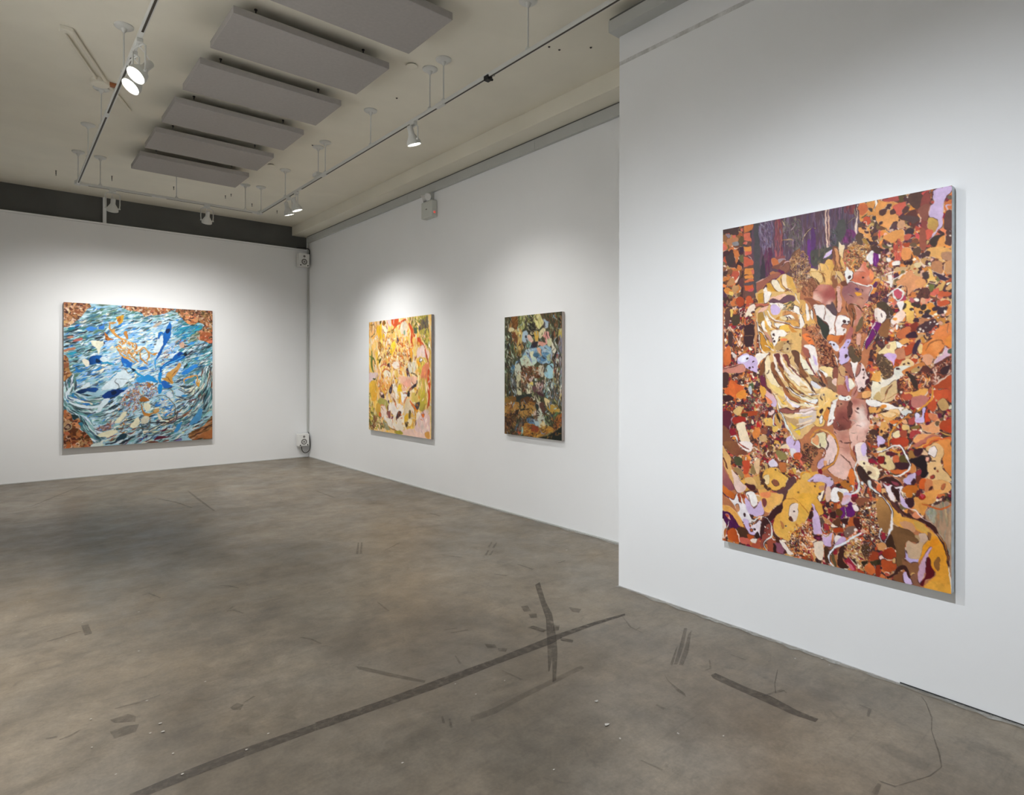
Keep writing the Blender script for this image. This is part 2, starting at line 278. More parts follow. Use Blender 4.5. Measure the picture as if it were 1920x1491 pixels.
# ------------------------------------------------------------------ acoustic panels
def acoustic_panel(yc, label):
    x0, x1, z0, z1, d = 1.172, 2.318, 3.848, 3.900, .286
    o = thing('acoustic_panel', label, 'ceiling panel', ((x0 + x1) / 2, yc, z1), 'grey acoustic panels under the ceiling')
    X, Y, Z = (x0 + x1) / 2, yc, z1
    obj('board', box(B(), x0 - X, x1 - X, -d, d, z0 - Z, 0, .004), M['felt'], o)
    for sx in (-1, 1):
        for sy in (-1, 1):
            px, py = sx * .40, sy * .19
            c = obj('cable', tube(B(), [(px, py, -.004), (px, py, ZC - Z)], .0016, 6), M['steel'], o)
            bm = B(); lathe(bm, (px, py, ZC - Z), (0, 0, -1), [(0, .011), (.006, .011), (.012, .005), (.03, .004)], 10)
            obj('cable_gripper', bm, M['dkmetal'], c)
ords = ['farthest grey acoustic panel hanging under the ceiling, nearest the dark band', 'second grey acoustic panel from the dark band under the ceiling',
        'third grey acoustic panel from the dark band under the ceiling', 'fourth grey acoustic panel from the dark band, third from the camera',
        'fifth grey acoustic panel from the dark band, second from the camera', 'nearest grey acoustic panel overhead, cut by the top edge of the photo']
for k in range(6):
    acoustic_panel(7.965 - .864 * k, ords[k])

# ------------------------------------------------------------------ lighting track (one U of rail hung on stems)
TZ = 3.62; TXR, TXL, TYB = 2.70, .685, 8.48
trk = thing('lighting_track', 'white U-shaped lighting track hung on stems below the ceiling', 'track', (TXR, TYB, TZ))
def T(x, y, z): return (x - TXR, y - TYB, z - TZ)
def tb(x0, x1, y0, y1, z0, z1, bev=0): 
    a, b = T(x0, y0, z0), T(x1, y1, z1); return box(B(), a[0], b[0], a[1], b[1], a[2], b[2], bev)
W2 = .0135
r1 = obj('rail', tb(TXR - W2, TXR + W2, YF + .3, TYB + W2, TZ, TZ + .028, .002), M['white_metal'], trk)
r2 = obj('rail', tb(TXL - W2, TXL + W2, YF + .3, TYB + W2, TZ, TZ + .028, .002), M['white_metal'], trk)
r3 = obj('rail', tb(TXL + W2, TXR - W2, TYB - W2, TYB + W2, TZ, TZ + .028, .002), M['white_metal'], trk)
def slots(par, cuts, x):
    for a, b in cuts: obj('slot', tb(x - .0065, x + .0065, a, b, TZ - .0012, TZ + .004), M['slot'], par)
slots(r1, [(YF + .4, 4.02), (4.14, 4.42), (4.54, 6.30), (6.42, 7.0), (7.12, 8.40)], TXR)
slots(r2, [(YF + .4, 4.40), (4.78, 5.98), (6.06, 8.40)], TXL)
obj('slot', tb(TXL + .1, 1.42, TYB - .0065, TYB + .0065, TZ - .0012, TZ + .004), M['slot'], r3)
obj('slot', tb(1.58, TXR - .1, TYB - .008, TYB + .008, TZ - .0012, TZ + .004), M['slot'], r3)
for x, y in ((TXR, 6.36), (TXR, 4.08), (TXL, 6.02)):
    obj('rail_joiner', tb(x - W2 - .003, x + W2 + .003, y - .05, y + .05, TZ - .003, TZ + .031, .002), M['white_metal'], trk)
for x, y in ((TXR, TYB), (TXL, TYB)):
    obj('rail_corner', tb(x - .03, x + .03, y - .03, y + .03, TZ - .004, TZ + .038, .003), M['white_metal'], trk)
stems = [(TXR, y) for y in (3.03, 4.04, 4.24, 5.28, 6.33, 6.52, 7.53, 8.44, 1.8, .4, -1.0)] + [(TXL, y) for y in (2.2, .6, 5.14, 6.40, 7.43, 8.43)] + [(.90, TYB), (1.69, TYB), (2.51, TYB)]
for x, y in stems:
    s = obj('stem', cyl(B(), T(x, y, TZ + .05), T(x, y, ZC - .01), .0055, n=10), M['white_metal'], trk, True)
    bm = B(); lathe(bm, T(x, y, ZC), (0, 0, -1), [(0, .062), (.008, .062), (.016, .052), (.022, .022), (.045, .012), (.05, .006)], 24)
    obj('canopy', bm, M['white_metal'], s, True)
    bm = B(); lathe(bm, T(x, y, TZ + .027), (0, 0, 1), [(0, .02), (.012, .018), (.02, .008), (.03, .006)], 12)
    obj('stem_clamp', bm, M['white_metal'], s, True)
# junction cluster where the feed comes down to the right rail
bm = B(); box(bm, *[v for p in zip(T(TXR - .035, 6.49, TZ + .036), T(TXR + .035, 6.60, TZ + .075)) for v in p], .006)
obj('feed_box', bm, M['white_metal'], trk)

# ------------------------------------------------------------------ track heads
def track_head(x, y, aim, label, watts=0.0, cone=106.0, lit=True, drop=.155, onx=False, blend=1.0, along=0.0, col=None):
    """PAR lamp holder in a wire yoke; the lens looks at aim"""
    o = thing('track_spotlight', label, 'spotlight', (x, y, TZ), 'track spotlights')
    piv = Vector((0, along, -drop))
    d = (Vector(aim) - Vector((x, y + along, TZ - drop))).normalized()
    hz = Vector((d.x, d.y, 0)).normalized(); side = Vector((-hz.y, hz.x, 0))
    bm = B(); box(bm, -.018 if not onx else -.035, .018 if not onx else .035, -.035 if not onx else -.018, .035 if not onx else .018, -.026, .0, .003)
    cyl(bm, (0, 0, -.026), (0, along * .2, -.040), .011, n=12)
    obj('adaptor', bm, M['white_metal'], o)
    # yoke: two flat rods from the adaptor down to the rim
    top = Vector((0, along * .15, -.036))
    for s in (-1, 1):
        p = [top, top + side * (s * .052) + Vector((0, 0, -.003)), top + side * (s * .072) + Vector((0, 0, -.018)) , piv + side * (s * .073) + Vector((0, 0, .05)), piv + side * (s * .068)]
        obj('yoke_arm', tube(B(), p, .0058, 8), M['white_metal'], o, True)
    bm = B()
    lathe(bm, piv - d * .125, d, [(0, .010), (.004, .021), (.010, .025), (.068, .025), (.080, .030), (.098, .041), (.120, .054), (.135, .060), (.157, .061), (.160, .058), (.157, .055), (.150, .052)], 28, (True, False))
    obj('lamp_housing', bm, M['white_metal'], o, True)
    bm = B(); lathe(bm, piv + d * .026, d, [(0, .0545), (.003, .050), (.007, .03), (.008, .005)], 28)
    obj('lens', bm, M['lens'] if lit else M['lensoff'], o, True)
    for s in (-1, 1):
        bm = B(); cyl(bm, piv + side * (s * .055), piv + side * (s * .078), .008, n=10)
        obj('pivot_knob', bm, M['white_metal'], o, True)
    bm = B(); tube(bm, [top + Vector((0, 0, .0)), top * .5 + piv * .5 - d * .06 + side * .012, piv - d * .122], .003, 6)
    obj('lead', bm, M['white_plastic'], o, True)
    if watts > 0:
        l = bpy.data.lights.new('track_bulb', 'SPOT'); l.energy = watts; l.color = col or LAMP_COL
        l.spot_size = math.radians(cone); l.spot_blend = blend; l.shadow_soft_size = .035
        lo = bpy.data.objects.new('track_bulb', l); COL.objects.link(lo); lo.parent = o
        lo.location = piv + d * .05
        lo.rotation_euler = d.to_track_quat('-Z', 'Y').to_euler()
    return o

PZ = -.95
track_head(TXR, 4.50, (XR, 4.50, PZ), 'single lit spotlight hanging alone in the middle of the right rail', LAMP_W['picture'] * .54, 110)
track_head(TXR, 7.16, (XR, 6.9, PZ), 'nearer lit spotlight of the pair at the far end of the right rail', LAMP_W['picture'] * .7, 110, drop=.185)
track_head(TXR, 7.42, (XR, 7.7, PZ), 'farther lit spotlight of the pair at the far end of the right rail', LAMP_W['picture'] * .7, 110, drop=.185)
track_head(1.02, TYB, (1.0, YB, 0), 'spotlight seen from behind beside the white post in the dark band', LAMP_W['far'], 124, onx=True, drop=.215)
track_head(2.04, TYB, (2.1, YB, 0), 'spotlight seen from behind alone before the right part of the dark band', LAMP_W['far'], 124, onx=True, drop=.195)
track_head(TXL, 4.52, (XL, 4.0, 1.5), 'lit spotlight on the left rail with the larger bright face', LAMP_W['left'], drop=.21)
track_head(TXL, 4.72, (XL, 4.3, 1.5), 'lit spotlight on the left rail half hidden behind the nearer head', LAMP_W['left'], drop=.21)
# heads outside the frame: the near-picture pair, then unseen heads added as fill
track_head(TXL, 3.02, (XN, 1.45, -.9), 'lit spotlight on the left rail beyond the top edge of the photo', LAMP_W['near'] * .72, 110, col=NEAR_COL)
track_head(TXL, 1.05, (XN, .6, -.9), 'lit spotlight on the left rail above the camera', LAMP_W['near'] * 1.28, 110, col=NEAR_COL)
track_head(TXL, 2.4, (XL, 2.3, 1.2), 'added unseen spotlight on the left rail, turned to the left wall for bounce light', LAMP_W['left'] * .5)
track_head(TXL, 3.45, (XR, 5.6, .0), 'added unseen spotlight on the left rail, washing the long right wall as fill', LAMP_W['cross'], 96)

# ------------------------------------------------------------------ pictures
# ------------------------------------------------------------------ painter: turns brush-stroke lists into a colour grid
def _rgb(h): return np.array([int(h[i:i + 2], 16) / 255 for i in (0, 2, 4)], np.float32)
def _smooth(P, closed, n=6):
    P = np.asarray(P, float); m = len(P)
    if m < 3: return P
    Q = np.vstack([P[-1], P, P[0], P[1]]) if closed else np.vstack([2 * P[0] - P[1], P, 2 * P[-1] - P[-2]])
    t = np.linspace(0, 1, n, endpoint=False)[:, None]; out = []
    for i in range(m if closed else m - 1):
        a, b, c, d = Q[i:i + 4]
        out.append(.5 * (2 * b + (c - a) * t + (2 * a - 5 * b + 4 * c - d) * t ** 2 + (3 * b - a - 3 * c + d) * t ** 3))
    if not closed: out.append(P[-1:])
    return np.vstack(out)
class Painter:
    def __init__(s, W, H, seed):
        s.W, s.H = W, H; s.im = np.zeros((H, W, 3), np.float32); s.r = np.random.default_rng(seed); s.last = None
    def mask(s, P):
        SS = 2; P = np.asarray(P, float)
        x0 = max(int(P[:, 0].min()) - 1, 0); x1 = min(int(P[:, 0].max()) + 2, s.W); y0 = max(int(P[:, 1].min()) - 1, 0); y1 = min(int(P[:, 1].max()) + 2, s.H)
        if x1 <= x0 or y1 <= y0: return None
        w, h = (x1 - x0) * SS, (y1 - y0) * SS
        A = (P - [x0, y0]) * SS; Bq = np.roll(A, -1, 0)
        tog = np.zeros((h, w + 1), np.int32); yc = np.arange(h) + .5
        for (ax, ay), (bx, by) in zip(A, Bq):
            if ay == by: continue
            lo, hi = min(ay, by), max(ay, by)
            i0 = max(int(np.ceil(lo - .5)), 0); i1 = min(int(np.ceil(hi - .5)), h)
            if i1 <= i0: continue
            ys = yc[i0:i1]; xs = ax + (ys - ay) * (bx - ax) / (by - ay)
            np.add.at(tog, (np.arange(i0, i1), np.clip(np.ceil(xs - .5), 0, w).astype(int)), 1)
        m = (np.cumsum(tog[:, :w], 1) % 2).astype(np.float32).reshape(y1 - y0, SS, x1 - x0, SS).mean((1, 3))
        return x0, y0, x1, y1, m
    def blend(s, M, c, a=1.0, clip=None):
        if M is None: return
        x0, y0, x1, y1, m = M; m = m * a
        if clip is not None: m = m * clip[y0:y1, x0:x1]
        v = s.im[y0:y1, x0:x1]; v += m[..., None] * (c - v)
    def full(s, M):
        f = np.zeros((s.H, s.W), np.float32)
        if M is not None: f[M[1]:M[3], M[0]:M[2]] = M[4]
        return f
    def stroke(s, P, r0, r1, rm, c, a=1.0, clip=None):
        n = len(P); t = np.linspace(0, 1, n)
        R = np.where(t < .5, r0 + (rm - r0) * t * 2, rm + (r1 - rm) * (t - .5) * 2)
        p = int(max(R)) + 2
        x0 = max(int(P[:, 0].min()) - p, 0); x1 = min(int(P[:, 0].max()) + p + 1, s.W); y0 = max(int(P[:, 1].min()) - p, 0); y1 = min(int(P[:, 1].max()) + p + 1, s.H)
        if x1 <= x0 or y1 <= y0: return
        m = np.zeros((y1 - y0, x1 - x0), np.float32)
        for i in range(n - 1):
            q = int(max(R[i], R[i + 1])) + 2
            a0 = max(int(min(P[i, 0], P[i + 1, 0])) - q, x0); a1 = min(int(max(P[i, 0], P[i + 1, 0])) + q + 1, x1)
            b0 = max(int(min(P[i, 1], P[i + 1, 1])) - q, y0); b1 = min(int(max(P[i, 1], P[i + 1, 1])) + q + 1, y1)
            if a1 <= a0 or b1 <= b0: continue
            gx = np.arange(a0, a1)[None] + .5; gy = np.arange(b0, b1)[:, None] + .5
            d = P[i + 1] - P[i]; L = d @ d + 1e-9
            u = np.clip(((gx - P[i, 0]) * d[0] + (gy - P[i, 1]) * d[1]) / L, 0, 1)
            ds = np.hypot(gx - P[i, 0] - u * d[0], gy - P[i, 1] - u * d[1])
            k = np.clip(R[i] + u * (R[i + 1] - R[i]) - ds + .5, 0, 1)
            sub = m[b0 - y0:b1 - y0, a0 - x0:a1 - x0]; np.maximum(sub, k, out=sub)
        s.blend((x0, y0, x1, y1, m), c, a, clip)
    def jit(s, c, k=.05): return np.clip(c * (1 + s.r.normal(0, k)) + s.r.normal(0, k * .3, 3), 0, 1).astype(np.float32)
    def blob(s, x, y, r, c, asp=1.0, ang=0.0, clip=None, rough=.3):
        k = s.r.integers(5, 9); th = np.sort(s.r.uniform(0, 6.283, k)) if rough > .4 else np.arange(k) * 6.283 / k + s.r.uniform(0, 1)
        rr = r * s.r.uniform(1 - rough, 1 + rough, k); X, Y = rr * np.cos(th) * asp, rr * np.sin(th)
        ca, sa = np.cos(ang), np.sin(ang)
        s.blend(s.mask(_smooth(np.c_[x + X * ca - Y * sa, y + X * sa + Y * ca], True, 4)), c, 1, clip)
    def run(s, text):
        sx, sy = s.W / 1000, s.H / 1000
        for ln in text.strip().split('\n'):
            f = ln.split(); op = f[0]
            nums = [tuple(float(v) for v in q.split(',')) for q in f[1:] if ',' in q and q[0] in '-0123456789']
            arg = [q for q in f[1:] if not (',' in q and q[0] in '-0123456789')]
            pts = np.array([(x * sx, y * sy) for x, y in nums]) if nums else None
            if op == 'F': s.im[:] = _rgb(arg[0]); continue
            if op in 'PQ':                                   # patch (smooth / straight edged)
                M = s.mask(_smooth(pts, True) if op == 'P' else pts); s.blend(M, _rgb(arg[0])); s.last = s.full(M)
                if len(arg) > 1:                             # second colour: blended along the first-to-middle axis
                    a, b = pts[0], pts[len(pts) // 2]; d = b - a; gy, gx = np.mgrid[0:s.H, 0:s.W]
                    u = np.clip(((gx - a[0]) * d[0] + (gy - a[1]) * d[1]) / (d @ d + 1e-6), 0, 1) * s.last
                    s.blend((0, 0, s.W, s.H, u.astype(np.float32)), _rgb(arg[1]))
            elif op == 'L':                                  # brush line: colour width [taper]
                w = float(arg[1]) / 2; tp = float(arg[2]) if len(arg) > 2 else .5
                s.stroke(_smooth(pts, False), w * tp, w * tp, w, _rgb(arg[0]))
            elif op == 'A':                                  # soft patch of paint inside the last shape: colour radius alpha
                gy, gx = np.mgrid[0:s.H, 0:s.W]; r = float(arg[1]); al = float(arg[2])
                for x, y in pts:
                    g = np.exp(-((gx - x) ** 2 + (gy - y) ** 2) / (r * r)).astype(np.float32)
                    s.blend((0, 0, s.W, s.H, g), _rgb(arg[0]), al, s.last)
            elif op == 'D':                                  # dabs: colour radius
                for x, y in pts: s.blob(x, y, float(arg[1]) * s.r.uniform(.8, 1.2), _rgb(arg[0]), s.r.uniform(.7, 1.3), s.r.uniform(0, 3))
            elif op == 'M':                                  # mosaic of dabs: palette size count aspect angle
                pal = [_rgb(h) for h in arg[0].split('/')]; sz = float(arg[1]); n = int(arg[2]); asp = float(arg[3]) if len(arg) > 3 else 1.2; an = float(arg[4]) if len(arg) > 4 else 999
                M = s.mask(_smooth(pts, True)); cl = s.full(M)
                x0, y0, x1, y1 = M[:4]
                for _ in range(n):
                    x, y = s.r.uniform(x0, x1), s.r.uniform(y0, y1)
                    if cl[min(int(y), s.H - 1), min(int(x), s.W - 1)] < .3: continue
                    r, e, th = sz * s.r.uniform(.45, 1.35), asp * s.r.uniform(.7, 1.3), s.r.uniform(0, 3.14) if an == 999 else np.radians(an) + s.r.normal(0, .25)
                    if s.r.random() < .22: s.blob(x + s.r.normal(0, .5), y, r * 1.15 + .6, _rgb('46292a' if s.r.random() < .6 else 'e6c6ae'), e, th, cl, .38)
                    s.blob(x, y, r, s.jit(pal[s.r.integers(len(pal))]), e, th, cl, .38)
            elif op == 'S':                                  # field of strokes: palette width length count angle jitter curl
                pal = [_rgb(h) for h in arg[0].split('/')]; w, ll, n, an, jt = float(arg[1]), float(arg[2]), int(arg[3]), np.radians(float(arg[4])), np.radians(float(arg[5]))
                cu = float(arg[6]) if len(arg) > 6 else 0
                M = s.mask(_smooth(pts, True)); cl = s.full(M); x0, y0, x1, y1 = M[:4]
                for _ in range(n):
                    x, y = s.r.uniform(x0, x1), s.r.uniform(y0, y1)
                    if cl[min(int(y), s.H - 1), min(int(x), s.W - 1)] < .3: continue
                    th = an + s.r.normal(0, 1) * jt; L = ll * s.r.uniform(.5, 1.4); k = cu * s.r.normal(0, 1)
                    tt = np.linspace(-.5, .5, 6); a = th + k * tt
                    P = np.c_[x + np.cumsum(np.cos(a)) * L / 6 - np.cos(th) * L / 2, y + np.cumsum(np.sin(a)) * L / 6 - np.sin(th) * L / 2]
                    s.stroke(P, .2, .2, w * s.r.uniform(.4, 1.2) / 2, s.jit(pal[s.r.integers(len(pal))]), 1, cl)
            elif op == 'V':                                  # strokes that follow a guide line: palette width length count spread
                pal = [_rgb(h) for h in arg[0].split('/')]; w, ll, n, spr = float(arg[1]), float(arg[2]), int(arg[3]), float(arg[4])
                G = _smooth(pts, False, 12); seg = np.r_[0, np.cumsum(np.hypot(*np.diff(G, axis=0).T))]; T = seg[-1]
                for _ in range(n):
                    a = s.r.uniform(-.1, 1) * T; L = ll * s.r.uniform(.5, 1.4); q = np.linspace(a, a + L, 8)
                    P = np.c_[np.interp(q, seg, G[:, 0]), np.interp(q, seg, G[:, 1])]
                    d = np.gradient(P, axis=0); nn = np.c_[-d[:, 1], d[:, 0]] / (np.hypot(d[:, 0], d[:, 1])[:, None] + 1e-6)
                    o = s.r.normal(0, 1) * spr; P = P + nn * (o + np.sin(np.linspace(0, 3, 8) + s.r.uniform(0, 6))[:, None] * w * .4)
                    s.stroke(P, .2, .2, w * s.r.uniform(.4, 1.2) / 2, s.jit(pal[s.r.integers(len(pal))]))
        return s.finish()
    def noise(s, sc):
        gy, gx = np.mgrid[0:s.H, 0:s.W] / sc; w, h = int(s.W / sc) + 3, int(s.H / sc) + 3
        g = s.r.normal(0, 1, (h, w)); x, y = gx.astype(int), gy.astype(int); u, v = gx - x, gy - y; u, v = u * u * (3 - 2 * u), v * v * (3 - 2 * v)
        return (g[y, x] * (1 - u) + g[y, x + 1] * u) * (1 - v) + (g[y + 1, x] * (1 - u) + g[y + 1, x + 1] * u) * v
    warp = 1.3; grain = .035; outline = 0.0
    def finish(s):                                           # ragged edges and brush grain
        gy, gx = np.mgrid[0:s.H, 0:s.W].astype(float)
        X = np.clip(gx + s.noise(9) * s.warp + s.noise(4) * s.warp * .5, 0, s.W - 1.001); Y = np.clip(gy + s.noise(9) * s.warp + s.noise(4) * s.warp * .5, 0, s.H - 1.001)
        a, b = X.astype(int), Y.astype(int); u, v = (X - a)[..., None], (Y - b)[..., None]; a1, b1 = a + 1, b + 1
        im = (s.im[b, a] * (1 - u) + s.im[b, a1] * u) * (1 - v) + (s.im[b1, a] * (1 - u) + s.im[b1, a1] * u) * v
        if s.outline > 0:                                    # broken dark and pale contour lines, as drawn with a fine brush
            lum = im.mean(-1); e = np.clip((np.abs(np.gradient(lum, axis=0)) + np.abs(np.gradient(lum, axis=1))) * 7 - .25, 0, 1)
            k = s.noise(11); dk = e * np.clip(k * 2, 0, 1) * s.outline; pl = e * np.clip(-k * 2 - .9, 0, 1) * s.outline * .7
            im = im + dk[..., None] * (_rgb('3a2022') - im); im = im + pl[..., None] * (_rgb('ecd6c0') - im)
        n = s.noise(14) * .6 + s.noise(5) * .5 + s.noise(2) * .4
        return np.clip(im * (1 + s.grain * n[..., None]), 0, 1).astype(np.float32)

